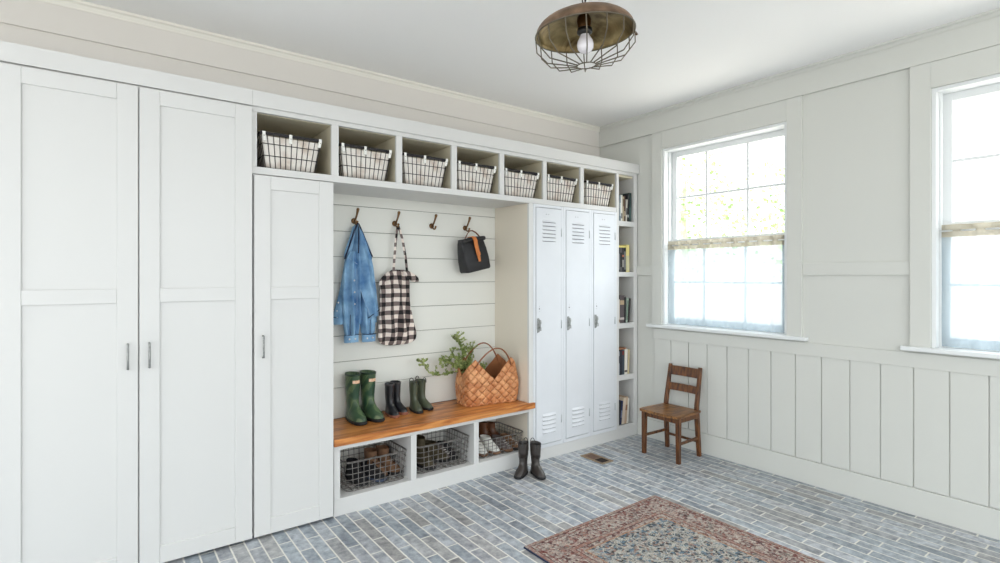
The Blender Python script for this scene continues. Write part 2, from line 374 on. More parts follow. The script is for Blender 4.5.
# distressed oriental rug; object coords: x 0..1.11 , y -1.9..0
RW, RL = 1.112, 1.75
def rug_mat():
    m = mat('distressed_rug', (1, 1, 1, 1), 0.95)
    n = m.node_tree; b = n.nodes['Principled BSDF']; t = n.nodes.new('ShaderNodeTexCoord'); b.inputs['Specular IOR Level'].default_value = .1
    s = n.nodes.new('ShaderNodeSeparateXYZ'); n.links.new(t.outputs['Object'], s.inputs[0])
    x, y = s.outputs['X'], s.outputs['Y']
    dx = mth(n, 'MINIMUM', x, mth(n, 'SUBTRACT', RW, x)); dy = mth(n, 'MINIMUM', mth(n, 'MULTIPLY', y, -1.0), mth(n, 'ADD', y, RL))
    d = mth(n, 'MINIMUM', dx, dy)
    # scattered motifs
    vo = n.nodes.new('ShaderNodeTexVoronoi'); vo.inputs['Scale'].default_value = 72; n.links.new(t.outputs['Object'], vo.inputs['Vector'])
    vo2 = n.nodes.new('ShaderNodeTexVoronoi'); vo2.feature = 'DISTANCE_TO_EDGE'; vo2.inputs['Scale'].default_value = 13
    nd = n.nodes.new('ShaderNodeTexNoise'); nd.inputs['Scale'].default_value = 16; nd.inputs['Detail'].default_value = 3; n.links.new(t.outputs['Object'], nd.inputs['Vector'])
    wv = n.nodes.new('ShaderNodeVectorMath'); wv.operation = 'MULTIPLY_ADD'; wv.inputs[1].default_value = (.12, .12, .12); n.links.new(nd.outputs['Color'], wv.inputs[0]); n.links.new(t.outputs['Object'], wv.inputs[2])
    n.links.new(wv.outputs[0], vo2.inputs['Vector'])
    cellr = n.nodes.new('ShaderNodeSeparateXYZ'); n.links.new(vo.outputs['Color'], cellr.inputs[0])
    def ramp(sock, els, const=False):
        r = n.nodes.new('ShaderNodeValToRGB')
        if const: r.color_ramp.interpolation = 'CONSTANT'
        r.color_ramp.elements[0].position = els[0][0]; r.color_ramp.elements[0].color = srgb(*els[0][1])
        r.color_ramp.elements[1].position = els[-1][0]; r.color_ramp.elements[1].color = srgb(*els[-1][1])
        for p, c in els[1:-1]:
            e = r.color_ramp.elements.new(p); e.color = srgb(*c)
        n.links.new(sock, r.inputs[0]); return r.outputs[0]
    field = ramp(cellr.outputs[0], [(0, (74, 88, 98)), (.2, (150, 150, 146)), (.4, (104, 126, 140)), (.6, (164, 158, 148)), (.78, (70, 70, 70)), (.9, (140, 112, 102)), (1, (170, 166, 158))], True)
    border = ramp(cellr.outputs[1], [(0, (116, 76, 72)), (.22, (150, 132, 124)), (.42, (172, 164, 154)), (.62, (96, 70, 70)), (.78, (122, 116, 110)), (.9, (150, 108, 98)), (1, (150, 138, 130))], True)
    guard = ramp(cellr.outputs[2], [(0, (160, 142, 130)), (.5, (150, 112, 102)), (1, (108, 92, 86))], True)
    # big medallion lattice lines, cream
    lines = mth(n, 'LESS_THAN', vo2.outputs['Distance'], 0.055)
    field = mixc(n, mth(n, 'MULTIPLY', lines, .75), field, srgb(188, 186, 176))
    border = mixc(n, mth(n, 'MULTIPLY', lines, .55), border, srgb(190, 176, 164))
    isb = mth(n, 'LESS_THAN', d, 0.235); c = mixc(n, isb, field, border)
    def band(a, bb, col):
        nonlocal c
        k = mth(n, 'MULTIPLY', mth(n, 'GREATER_THAN', d, a), mth(n, 'LESS_THAN', d, bb)); c = mixc(n, k, c, col)
    band(-1, .022, guard); band(.022, .028, srgb(96, 58, 56)); band(.045, .050, srgb(120, 64, 60))
    band(.165, .169, srgb(84, 56, 58)); band(.169, .192, guard); band(.192, .197, srgb(92, 62, 62)); band(.225, .235, srgb(164, 128, 104))
    # wear
    nw = n.nodes.new('ShaderNodeTexNoise'); nw.inputs['Scale'].default_value = 34; nw.inputs['Detail'].default_value = 8; nw.inputs['Roughness'].default_value = .75; n.links.new(t.outputs['Object'], nw.inputs['Vector'])
    wr = n.nodes.new('ShaderNodeMapRange'); wr.inputs[1].default_value = .48; wr.inputs[2].default_value = .66; wr.inputs[4].default_value = .75; n.links.new(nw.outputs[0], wr.inputs[0])
    c = mixc(n, wr.outputs[0], c, srgb(166, 158, 152))
    dk = n.nodes.new('ShaderNodeMapRange'); dk.inputs[1].default_value = .44; dk.inputs[2].default_value = .30; dk.inputs[4].default_value = .6; n.links.new(nw.outputs[0], dk.inputs[0])
    c = mixc(n, dk.outputs[0], c, srgb(74, 62, 62))
    fn = n.nodes.new('ShaderNodeTexNoise'); fn.inputs['Scale'].default_value = 150; fn.inputs['Detail'].default_value = 4; n.links.new(t.outputs['Object'], fn.inputs['Vector'])
    fr = n.nodes.new('ShaderNodeValToRGB'); fr.color_ramp.elements[0].position = .35; fr.color_ramp.elements[0].color = (.62, .61, .62, 1); fr.color_ramp.elements[1].position = .65; fr.color_ramp.elements[1].color = (1.18, 1.18, 1.17, 1)
    n.links.new(fn.outputs[0], fr.inputs[0]); c = mixc(n, 1.0, c, fr.outputs[0], 'MULTIPLY')
    n.links.new(c, b.inputs['Base Color'])
    bp = n.nodes.new('ShaderNodeBump'); bp.inputs['Strength'].default_value = .4; bp.inputs['Distance'].default_value = .003
    n.links.new(nw.outputs[0], bp.inputs['Height']); n.links.new(bp.outputs[0], b.inputs['Normal'])
    return m
M['rug'] = rug_mat()

# camouflage-marbled green rubber
m = mat('green_marbled_rubber', srgb(58, 92, 66), 0.4, spec=0.5); M['rub_green'] = m
n = m.node_tree; b = n.nodes['Principled BSDF']; t = n.nodes.new('ShaderNodeTexCoord')
no = n.nodes.new('ShaderNodeTexNoise'); no.inputs['Scale'].default_value = 6; no.inputs['Detail'].default_value = 3; no.inputs['Distortion'].default_value = 1.2
n.links.new(t.outputs['Object'], no.inputs['Vector'])
r = n.nodes.new('ShaderNodeValToRGB'); cr = r.color_ramp; cr.elements[0].position = .0; cr.elements[0].color = srgb(44, 68, 54); cr.elements[1].position = 1; cr.elements[1].color = srgb(48, 70, 52)
for p, c in ((.40, (42, 74, 54)), (.47, (92, 112, 76)), (.52, (60, 84, 58)), (.60, (44, 72, 50)), (.68, (104, 118, 84))):
    e = cr.elements.new(p); e.color = srgb(*c)
n.links.new(no.outputs[0], r.inputs[0]); n.links.new(r.outputs[0], b.inputs['Base Color'])

# thin window glass
m = bpy.data.materials.new('window_glass'); m.use_nodes = True; n = m.node_tree; n.nodes.clear()
o = n.nodes.new('ShaderNodeOutputMaterial'); mx = n.nodes.new('ShaderNodeMixShader'); tr = n.nodes.new('ShaderNodeBsdfTransparent'); gl = n.nodes.new('ShaderNodeBsdfGlossy')
gl.inputs['Roughness'].default_value = .02; mx.inputs[0].default_value = .06
n.links.new(tr.outputs[0], mx.inputs[1]); n.links.new(gl.outputs[0], mx.inputs[2]); n.links.new(mx.outputs[0], o.inputs[0]); M['glass'] = m
# sheer curtain
def sheer(name, col, alpha):
    m = bpy.data.materials.new(name); m.use_nodes = True; n = m.node_tree; n.nodes.clear()
    o = n.nodes.new('ShaderNodeOutputMaterial'); mx = n.nodes.new('ShaderNodeMixShader'); tr = n.nodes.new('ShaderNodeBsdfTransparent')
    m2 = n.nodes.new('ShaderNodeMixShader'); tl = n.nodes.new('ShaderNodeBsdfTranslucent'); df = n.nodes.new('ShaderNodeBsdfDiffuse')
    tl.inputs[0].default_value = col; df.inputs[0].default_value = col; m2.inputs[0].default_value = .5
    n.links.new(tl.outputs[0], m2.inputs[1]); n.links.new(df.outputs[0], m2.inputs[2])
    mx.inputs[0].default_value = alpha; n.links.new(tr.outputs[0], mx.inputs[1]); n.links.new(m2.outputs[0], mx.inputs[2]); n.links.new(mx.outputs[0], o.inputs[0])
    return m
M['sheer'] = sheer('sheer_voile', srgb(176, 190, 198), .66)
M['ruffle'] = sheer('linen_ruffle', srgb(168, 163, 148), .95)

# ------------------------------------------------------------------ room shell
F, BN, BW, CZ = 3.165, 3.607, 3.636, 2.912       # cabinet front, nook boards, back wall, ceiling
LX, RY = -2.3, -2.4
S = lambda o: tag(o, kind='structure')
S(MB().box(LX, XR+.15, RY, BW+.1, -.1, 0).build('floor', M['floor']))
S(MB().box(LX-.1, XR+.2, RY, BW+.1, CZ, CZ+.1).build('ceiling', M['ceil']))
S(MB().box(LX-.1, XR+.2, BW, BW+.12, 0, CZ).build('wall_back', M['wall']))
wins = [(1.83, 2.895, 1.02, 2.562), (-0.02, 1.0, 1.02, 2.562)]
wr = MB(); yy = BW
for y0, y1, z0, z1 in wins:
    wr.box(XR, XR+.15, y1, yy, 0, CZ).box(XR, XR+.15, y0, y1, 0, z0).box(XR, XR+.15, y0, y1, z1, CZ); yy = y0
wr.box(XR, XR+.15, RY, yy, 0, CZ)
S(wr.build('wall_right', M['wall_r']))
# crown: thin bright lip over a shallow cove, on both walls; frieze boards below
def crown(mb, pts_fn):
    prof = [(0, 0), (.034, 0), (.034, -.012), (.026, -.02), (.018, -.034), (.012, -.042), (0, -.042)]
    return prof
c = MB(); R = [[(x, BW-p, CZ+q) for p, q in [(0, 0), (.036, 0), (.036, -.013), (.024, -.02), (.016, -.036), (.014, -.044), (0, -.044)]] for x in (LX, XR)]
S(c.rings(R).build('trim_1', mat('crown_cream_paint', srgb(234, 231, 222), .45)))
c = MB(); R = [[(XR-p, y, CZ+q) for p, q in [(0, 0), (.036, 0), (.036, -.013), (.024, -.02), (.016, -.036), (.014, -.044), (0, -.044)]] for y in (RY, BW-.01)]
S(c.rings(R).build('trim_2', M['wall_r']))
S(MB().box(LX, XR, BW-.013, BW, 2.717, CZ-.044).build('trim_3', M['wall'], bevel=.002))
S(MB().box(XR-.024, XR, RY, BW-.013, 2.717, CZ-.044).build('trim_4', M['wall_r'], bevel=.002))
# nook shiplap: separate horizontal boards in one lining
bz = [.47, .68, .857, 1.036, 1.22, 1.402, 1.583, 1.76, 1.94, 2.02]
sb = MB()
for a, b_ in zip(bz, bz[1:]): sb.box(1.12, 2.655, BN, BN+.014, a+.0018, b_-.0018)
S(sb.build('trim_5', M['nook'], bevel=.0012))
S(MB().box(1.10, 2.67, BN+.010, BW, .44, 2.04).build('trim_6', mat('shiplap_backing', srgb(120, 120, 112), .8)))
# right wall boards: battens, chair rail, wainscot
S(MB().box(XR-.018, XR, 2.998, F+.02, 1.456, 1.541).build('trim_7', M['wall_r'], bevel=.002))
cs = MB()
for y0, y1, z0, z1 in wins:
    cs.box(XR-.022, XR, y1, y1+.103, .998, 2.716)
    cs.box(XR-.022, XR, y0-.103, y0, .998, 2.716)
    cs.box(XR-.0215, XR, y0, y1, z1, 2.7155)
S(cs.build('trim_8', M['wall_r'], bevel=.002))
S(MB().box(XR-.012, XR, 1.0+.104, 1.83-.104, 1.456, 1.54).build('trim_9', M['wall_r'], bevel=.002))
S(MB().box(XR-.016, XR, RY, 2.989, .895, .985).build('trim_10', M['wall_r'], bevel=.002))
bb = MB(); y = 2.980
while y > RY+.2:
    bb.box(XR-.010, XR, y-.170, y-.004, .17, .895); y -= .172
S(bb.build('trim_11', M['wall_r'], bevel=.0015))
S(MB().box(XR-.014, XR, RY, F-.002, 0, .165).build('baseboard_right', M['wall_r'], bevel=.003))

def make_window(i, y0, y1, z0, z1):
    t = empty('window_%d' % i, (XR, y0, z0), kind='structure'); W = y1-y0; H = z1-z0
    # jamb lining (deep white reveal)
    j = MB(); j.box(-.008, .15, 0.0005, .022, 0.005, H-.0005).box(-.008, .15, W-.022, W-.0005, 0.005, H-.0005).box(-.007, .149, .022, W-.022, H-.022, H-.0005)
    j.box(.045, .06, .022, .036, 0, H-.02).box(.045, .06, W-.036, W-.022, 0, H-.02)
    j.build('window_frame', M['trimw'], t, bevel=.002)
    MB().box(-.052, .15, -.14 if i == 1 else -.14, W+.144, -.022, .004).build('window_sill', M['trimw'], t, bevel=.004)
    mid = .73
    for (a, b_, xo, nm) in ((mid-.02, H-.022, .10, 'upper_sash'), (.004, mid+.02, .065, 'lower_sash')):
        s = MB(); st = .048
        s.box(xo, xo+.032, .024, .024+st, a, b_).box(xo, xo+.032, W-.024-st, W-.024, a, b_)
        lo = st*(1.3 if a < .1 else .9)
        s.box(xo+.0005, xo+.0315, .024+st, W-.024-st, b_-st, b_).box(xo+.0005, xo+.0315, .024+st, W-.024-st, a, a+lo)
        for k in (1, 2): s.box(xo+.006, xo+.026, W*k/3-.009, W*k/3+.009, a+lo, b_-st)
        s.box(xo+.007, xo+.025, .024+st, W-.024-st, (a+b_)/2-.009, (a+b_)/2+.009)
        so = s.build(nm, M['trimw'], t, bevel=.002)
        MB().box(xo+.014, xo+.018, .06, W-.06, a+.03, b_-.03).build('glass_pane', M['glass'], so)
    return t
make_window(1, *wins[0]); make_window(2, *wins[1])

# ------------------------------------------------------------------ built-in storage
# tall cabinet doors left of the nook
def shaker_door(mb, x0, x1, z0, z1, yf, rails, st=.085):
    """stiles / rails frame with recessed panel; yf = front plane"""
    mb.box(x0, x0+st, yf, yf+.02, z0, z1).box(x1-st, x1, yf, yf+.02, z0, z1)
    zs = [z0]+rails+[z1]
    for a, b_ in ([(z0, z0+.085)]+rails+[(z1-.075, z1)]):
        mb.box(x0+st, x1-st, yf, yf+.02, a, b_)
    mb.box(x0+st-.002, x1-st+.002, yf+.009, yf+.018, z0+.02, z1-.02)
    return mb
CX = [.695-.42*0, 1.111]
t = empty('tall_cabinet', (.69, F, 0), label='white panelled tall cabinet with one door directly left of the coat nook, below a cubby', cat='cabinet')
bd = MB(); bd.box(-.015, .43, 0.004, .44, .03, 2.012); bd.box(-.015, .43, .05, .44, 0, .03); bd.build('body', M['cab'], t)
d = shaker_door(MB(), -.013, .426, .016, 2.005, -.02, [(1.319, 1.388)]).build('door', M['cab'], t, bevel=.0025)
MB().tube([(.03, -.022, 1.0), (.03, -.045, 1.0), (.03, -.045, 1.12), (.03, -.022, 1.12)], .005, 8).build('door_handle', M['latch'], d, smooth=True)
t = empty('tall_cabinet', (-1.4, F, 0), label='wide full height white panelled cabinet with four doors at the far left', cat='cabinet')
bd = MB(); bd.box(0, 2.068, 0.004, .44, .03, 2.47); bd.box(0, 2.068, .05, .44, 0, .03); bd.box(0, 2.068, -.016, .006, 2.385, 2.47)
bd.build('body', M['cab'], t)
for k in range(4):
    x = .004+k*.517
    d = shaker_door(MB(), x, x+.512, .016, 2.375, -.02, [(1.319, 1.388)]).build('door', M['cab'], t, bevel=.0025)
    hx = x+(.47 if k % 2 == 0 else .04)
    MB().tube([(hx, -.022, 1.0), (hx, -.045, 1.0), (hx, -.045, 1.12), (hx, -.022, 1.12)], .005, 8).build('door_handle', M['latch'], d, smooth=True)

# row of open cubbies above
DIV = [(.668, .695), (1.111, 1.155), (1.534, 1.577), (1.953, 1.997), (2.370, 2.413), (2.798, 2.836), (3.212, 3.253)]
t = empty('cubby_shelf', (0, F, 2.015), label='long white shelf of open cubbies running above the coat nook and lockers', cat='shelf')
cr = MB(); cr.box(.668, 3.660, .001, .442, 0, .040); cr.box(.668, 3.655, .022, .47, .345, .37)
cr.build('shelf_board', M['cab'], t, bevel=.0015)
for a, b_ in DIV: MB().box(a+.004, b_-.004, .02, .441, .04, .345).build('divider', M['cab_in_shade'], t)
MB().box(.67, 3.655, .4425, .458, .04, .345).build('back_panel', M['cab_in_shade'], t)
MB().box(.67, 3.65, .03, .44, .3415, .3448).build('top_lining', M['cab_in_shade'], t)  # thin sheet carrying the painted interior shade
ff = MB()
for a, b_ in DIV: ff.box(a, b_, 0, .02, .04, .343)
ff.box(.668, 3.945, 0, .02, .343, .372)
ff.build('face_frame', M['cab'], t, bevel=.0015)
MB().box(.668, 3.9565, -.016, .02, .3695, .455).build('fascia', M['cab'], t, bevel=.003)
MB().box(.668, 3.9565, .02, .47, .40, .45).build('top_board', M['cab'], t)

# bench cabinet
t = empty('bench_cabinet', (1.12, F, 0), label='low white bench cabinet with three open shoe bays under the wooden top', cat='cabinet')
o = MB()   # coordinates relative to x=1.12
o.box(.005, 1.531, 0, .02, 0, .104).box(.005, 1.531, 0, .02, .398, .425)
o.box(.005, .044, 0, .02, .104, .398).box(.520, .561, 0, .02, .104, .398).box(1.020, 1.062, 0, .02, .104, .398)
o.build('face_frame', M['cab'], t, bevel=.0015)
MB().box(.01, 1.531, .02, .44, .086, .104).build('bottom_board', M['cab'], t)
MB().box(.01, 1.531, .428, .442, .10, .425).build('back_panel', M['nook'], t)
for a, b_ in ((.01, .044), (.522, .559), (1.022, 1.060)): MB().box(a, b_, .02, .428, .104, .425).build('divider', M['cab'], t)
bt = MB(); bt.box(0, 1.531, 0, .441, 0, .044).box(0, 1.578, -.022, -.0005, 0, .044)
o = bt.build('wooden_seat_slab', M['bench'], loc=(1.121, F, .4255), bevel=.0035)
tag(o, 'honey coloured wooden bench top with knots running the length of the nook', 'bench seat')

# locker surround: partition + plinth
t = empty('partition_wall', (2.651, F, 0), label='cream painted partition between the coat nook and the metal lockers with a white front edge', cat='partition')
MB().box(0, .040, 0, .442, 0, 2.0145).build('partition_panel', mat('partition_cream_paint', srgb(222, 214, 198), .5), t)
MB().box(-.0006, .0405, -.0012, .018, 0, 2.0145).build('edge_stile', M['cab'], t, bevel=.0012)
t = empty('locker_plinth', (2.6925, F, 0), label='low white plinth board under the three metal lockers and the bookcase', cat='plinth')
MB().box(.0, 1.2525, 0, .02, 0, .0915).build('plinth_board', M['cab'], t, bevel=.0015)
MB().box(.0, .9675, .02, .43, .06, .0915).build('plinth_top', M['cab'], t)

def locker_mesh(t):
    W = .322; Z0, Z1 = .093, 2.013
    # frame
    f = MB(); f.box(0, .0235, -.004, .012, Z0, Z1).box(W-.0265, W, -.004, .012, Z0, Z1)
    f.box(.0235, W-.0265, -.004, .012, Z1-.024, Z1).box(.0235, W-.0265, -.004, .012, Z0, .123)
    f.build('locker_frame', M['locker'], t, bevel=.0018)
    MB().box(.003, W-.003, .010, .42, Z0+.005, Z1-.005).build('locker_body', M['gap'], t)
    # door, slightly proud, dark gap round it
    x0, x1, z0, z1 = .0268, W-.0302, .1275, 1.9855
    dm = MB(); yf = -.008
    # door skin with louvre recesses: strips
    lx0, lx1 = x0+.063, x0+.063+.144
    slots = []
    for k in range(6): zt = 1.892-k*.030; slots.append((zt-.017, zt))
    for k in range(5): zt = .366-k*.033; slots.append((zt-.024, zt))
    dm.box(x0, x1, yf, yf+.016, z0, z1)
    d = dm.build('locker_door', M['locker'], t, bevel=.0022)
    for a, b_ in slots:
        lv = MB(); n = 9; R = []
        for i in range(n+1):
            u = i/n; x = lx0+(lx1-lx0)*u; e = .010*min(1, math.sin(PI*min(max(u, .02), .98))**.35)
            R.append([(x, yf+.001, b_), (x, yf-e*.45, b_-(b_-a)*.45), (x, yf-e, a+.003), (x, yf-e+.0015, a), (x, yf+.001, a+.002)])
        lv.rings(R).build('louver', M['locker'], d)
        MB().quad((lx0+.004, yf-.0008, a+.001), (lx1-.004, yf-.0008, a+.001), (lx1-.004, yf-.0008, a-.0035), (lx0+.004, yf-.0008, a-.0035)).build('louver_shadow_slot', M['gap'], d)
    # latch: worn pull
    lt = MB(); zc = 1.063; xx = x0+.018
    pr = [(-.010, .055), (.004, .058), (.014, .045), (.028, .040), (.032, .018), (.024, .004), (.026, -.014), (.016, -.026), (.018, -.040), (.008, -.052), (-.008, -.056), (-.012, -.02), (-.012, .02)]
    R = [[(xx+p*.95, yv, zc+q*1.0) for p, q in pr] for yv in (yf+.001, yf-.006)]
    lt.rings(R)
    R = [[(xx+.006+.010*math.cos(a)*sc, yv, zc+.012+.026*math.sin(a)*sc) for a in [2*PI*k/12 for k in range(12)]] for yv, sc in ((yf-.005, 1.1), (yf-.014, .8))]
    lt.rings(R)
    lt.tube([(xx+.010, yf-.004, zc-.012), (xx+.012, yf-.020, zc-.016), (xx+.010, yf-.022, zc-.040)], .004, 6)
    lt.build('latch', M['latch'], d)
    hl = MB()
    for dz, rr in ((0, .0048), (.020, .0018), (-.020, .0018)):
        hl.rings([[(x0+.032+rr*math.cos(a), yf-.0006, 1.193+dz+rr*math.sin(a)) for a in [2*PI*k/10 for k in range(10)]], [(x0+.032+rr*math.cos(a), yf+.003, 1.193+dz+rr*math.sin(a)) for a in [2*PI*k/10 for k in range(10)]]])
    hl.build('keyhole', M['socket_blk'], d)
    rv = MB()
    for dx in (.105, .130): rv.sphere((x0+dx, yf, 1.938), .003, 8, 5)
    rv.build('rivet', M['latch'], d)
    for zc in (1.80, 1.06, .30):
        MB().tube([(x1+.001, -.009, zc-.032), (x1+.001, -.009, zc+.032)], .0038, 8).build('hinge', M['hinge'], t, smooth=True)
L = empty('metal_locker', (2.6925, F, 0), label='white metal locker nearest the bench, leftmost of three', cat='locker', group='three tall white metal lockers')
locker_mesh(L)
for x, lb in ((3.0155, 'white metal locker between the other two lockers'), (3.3385, 'white metal locker beside the bookcase, rightmost of three')):
    c = copy_tree(L); c.location.x = x; c['label'] = lb

# bookcase
t = empty('bookcase', (3.661, F, 0), label='narrow white built-in bookcase with five shelves right of the lockers', cat='bookcase')
MB().box(0.0005, .033, 0, .02, .092, 2.358).box(.235, .284, 0, .02, .092, 2.358).build('face_frame', M['cab'], t, bevel=.0015)
MB().box(0.0005, .030, .02, .44, .092, 2.358).build('side_panel', M['cab_in_shade'], t)
MB().box(.238, .284, .02, .44, .093, 2.358).build('side_panel', M['cab'], t)
MB().box(0.0, .284, .44, .455, .05, 2.38).build('back_panel', M['cab_in_shade'], t)
MB().box(.0305, .2375, .02, .44, 2.34, 2.358).build('top_panel', M['cab_in_shade'], t)
for zt, th in ((.116, .025), (.563, .047), (1.028, .047), (1.486, .042), (1.942, .045)):
    MB().box(.0305, .2375, 0.001, .44, zt-th, zt).build('shelf', M['cab'], t, bevel=.0015)

# ------------------------------------------------------------------ books
def book(x, z, th, h, dp, col, lean=0, y=None, accent=None, label='', flat=False, group=None, rough=.55):
    yb = (F+.012 if y is None else y)
    t = empty('book', (x, yb, z), label=label, cat='book', group=group)
    cm = mat('book_cover', srgb(*col), rough)
    c = MB(); c.box(0, .0025, 0, dp, 0, h).box(th-.0025, th, 0, dp, 0, h).box(0, th, 0, .003, 0, h)
    c.build('cover', cm, t, bevel=.0006)
    MB().box(.0025, th-.0025, .003, dp-.004, .003, h-.004).build('pages', M['pages'], t)
    if accent:
        for z0, z1, ac in accent: MB().box(.002, th-.002, -.0008, .0005, h*z0, h*z1).build('spine_label', mat('spine_ink', srgb(*ac), .6), t)
    if flat: t.rotation_euler = (0, PI/2, 0); t.location = (x, yb, z+th)
    else: t.rotation_euler = (0, lean, 0)
    return t
shelves = [
 ('top shelf', 1.942, [(.019, .225, (96, 104, 98), [(.5, .8, (150, 150, 140))], 0, 'grey green book at the left end of the top bookcase shelf'),
   (.017, .232, (120, 136, 150), [(.2, .7, (190, 200, 206))], 0, 'blue grey book second from left on the top bookcase shelf'),
   (.022, .236, (226, 222, 210), [(.1, .3, (120, 120, 120))], 0, 'cream white book with grey mark on the top bookcase shelf'),
   (.020, .222, (172, 158, 128), [(.6, .9, (120, 104, 80))], 0, 'tan book beside the cream book on the top bookcase shelf'),
   (.018, .230, (88, 62, 54), [(.2, .4, (190, 170, 150))], 0, 'brown book on the top bookcase shelf'),
   (.018, .200, (216, 212, 200), [(.3, .6, (90, 90, 90))], .06, 'short white leaning book on the top bookcase shelf'),
   (.024, .250, (36, 38, 42), [(.15, .25, (170, 170, 170))], .05, 'black book second from right on the top bookcase shelf'),
   (.026, .262, (44, 66, 64), [(.1, .5, (70, 96, 92))], .02, 'dark teal book at the right end of the top bookcase shelf')]),
 ('second shelf', 1.486, [(.026, .218, (40, 42, 46), [(.1, .75, (110, 112, 116))], 0, 'charcoal book at the left end of the second shelf'),
   (.026, .216, (92, 90, 90), [(.2, .8, (30, 30, 32))], 0, 'grey book with black band on the second shelf'),
   (.026, .218, (48, 46, 48), [(.2, .5, (150, 146, 140)), (.62, .7, (176, 100, 66))], 0, 'charcoal book with orange mark on the second shelf'),
   (.026, .217, (34, 36, 38), [(.1, .85, (120, 122, 120))], 0, 'black book beside the yellow book on the second shelf'),
   (.046, .246, (226, 212, 136), [(.04, .6, (206, 200, 160))], 0, 'thick pale yellow book at the right end of the second shelf')]),
 ('third shelf', 1.028, [(.024, .212, (206, 196, 184), [(.05, .15, (150, 120, 90))], 0, 'cream book at the left end of the third shelf'),
   (.058, .248, (84, 74, 76), [(.66, .82, (178, 158, 128)), (.12, .2, (190, 180, 176))], 0, 'thick brown grey book with tan spine label on the third shelf'),
   (.020, .232, (38, 38, 40), None, 0, 'black book in the middle right of the third shelf'),
   (.022, .222, (178, 192, 180), [(.1, .9, (120, 140, 124))], .09, 'pale green leaning book on the third shelf'),
   (.024, .216, (46, 42, 40), None, .09, 'dark leaning book at the right end of the third shelf')]),
 ('fourth shelf', .563, [(.022, .214, (160, 164, 170), [(.5, .8, (70, 70, 80))], 0, 'silver grey book at the left end of the fourth shelf'),
   (.032, .222, (38, 42, 52), None, 0, 'navy black book on the fourth shelf'),
   (.028, .222, (62, 72, 82), [(.8, .95, (120, 50, 46))], 0, 'slate blue book with red tip on the fourth shelf'),
   (.040, .224, (226, 222, 212), [(.08, .16, (90, 80, 80))], .03, 'thick white book on the fourth shelf'),
   (.024, .218, (204, 190, 150), None, .05, 'straw coloured leaning book at the right of the fourth shelf')]),
 ('bottom shelf', .116, [(.024, .208, (30, 30, 36), None, .10, 'black leaning book at the left end of the bottom shelf'),
   (.020, .212, (46, 54, 92), [(.3, .6, (120, 130, 160))], .12, 'dark blue leaning book on the bottom shelf'),
   (.036, .236, (216, 200, 180), None, .13, 'thick cream leaning book on the bottom shelf'),
   (.028, .240, (198, 172, 146), [(.5, .7, (150, 110, 84))], .11, 'light brown leaning book on the bottom shelf'),
   (.022, .226, (228, 224, 214), None, .07, 'white leaning book at the right end of the bottom shelf')]),
]
for nm, z, bl in shelves:
    x = 3.6955; leans = sum(b_[0] for b_ in bl)
    for i, (th, h, colr, acc, lean, lb) in enumerate(bl):
        zz = z+.0006
        if lean:
            zz += th*math.sin(lean)+.0004
        ob = book(x, zz, th, h, .17, colr, lean, accent=acc, label=lb, group='books on the %s of the bookcase' % nm)
        x += th/math.cos(lean)+.0012
        if lean and (i+1 < len(bl)) and bl[i+1][4] < lean-.02: x += 0.004
book(3.697, 1.486+.2192, .018, .104, .17, (222, 206, 120), flat=True, label='yellow book lying flat on top of the charcoal books on the second shelf', group='books on the second shelf of the bookcase')
book(3.697, .563+.2232+.0035, .014, .110, .17, (160, 112, 80), flat=True, label='tan book lying flat on top of the navy and slate books on the fourth shelf', group='books on the fourth shelf of the bookcase')

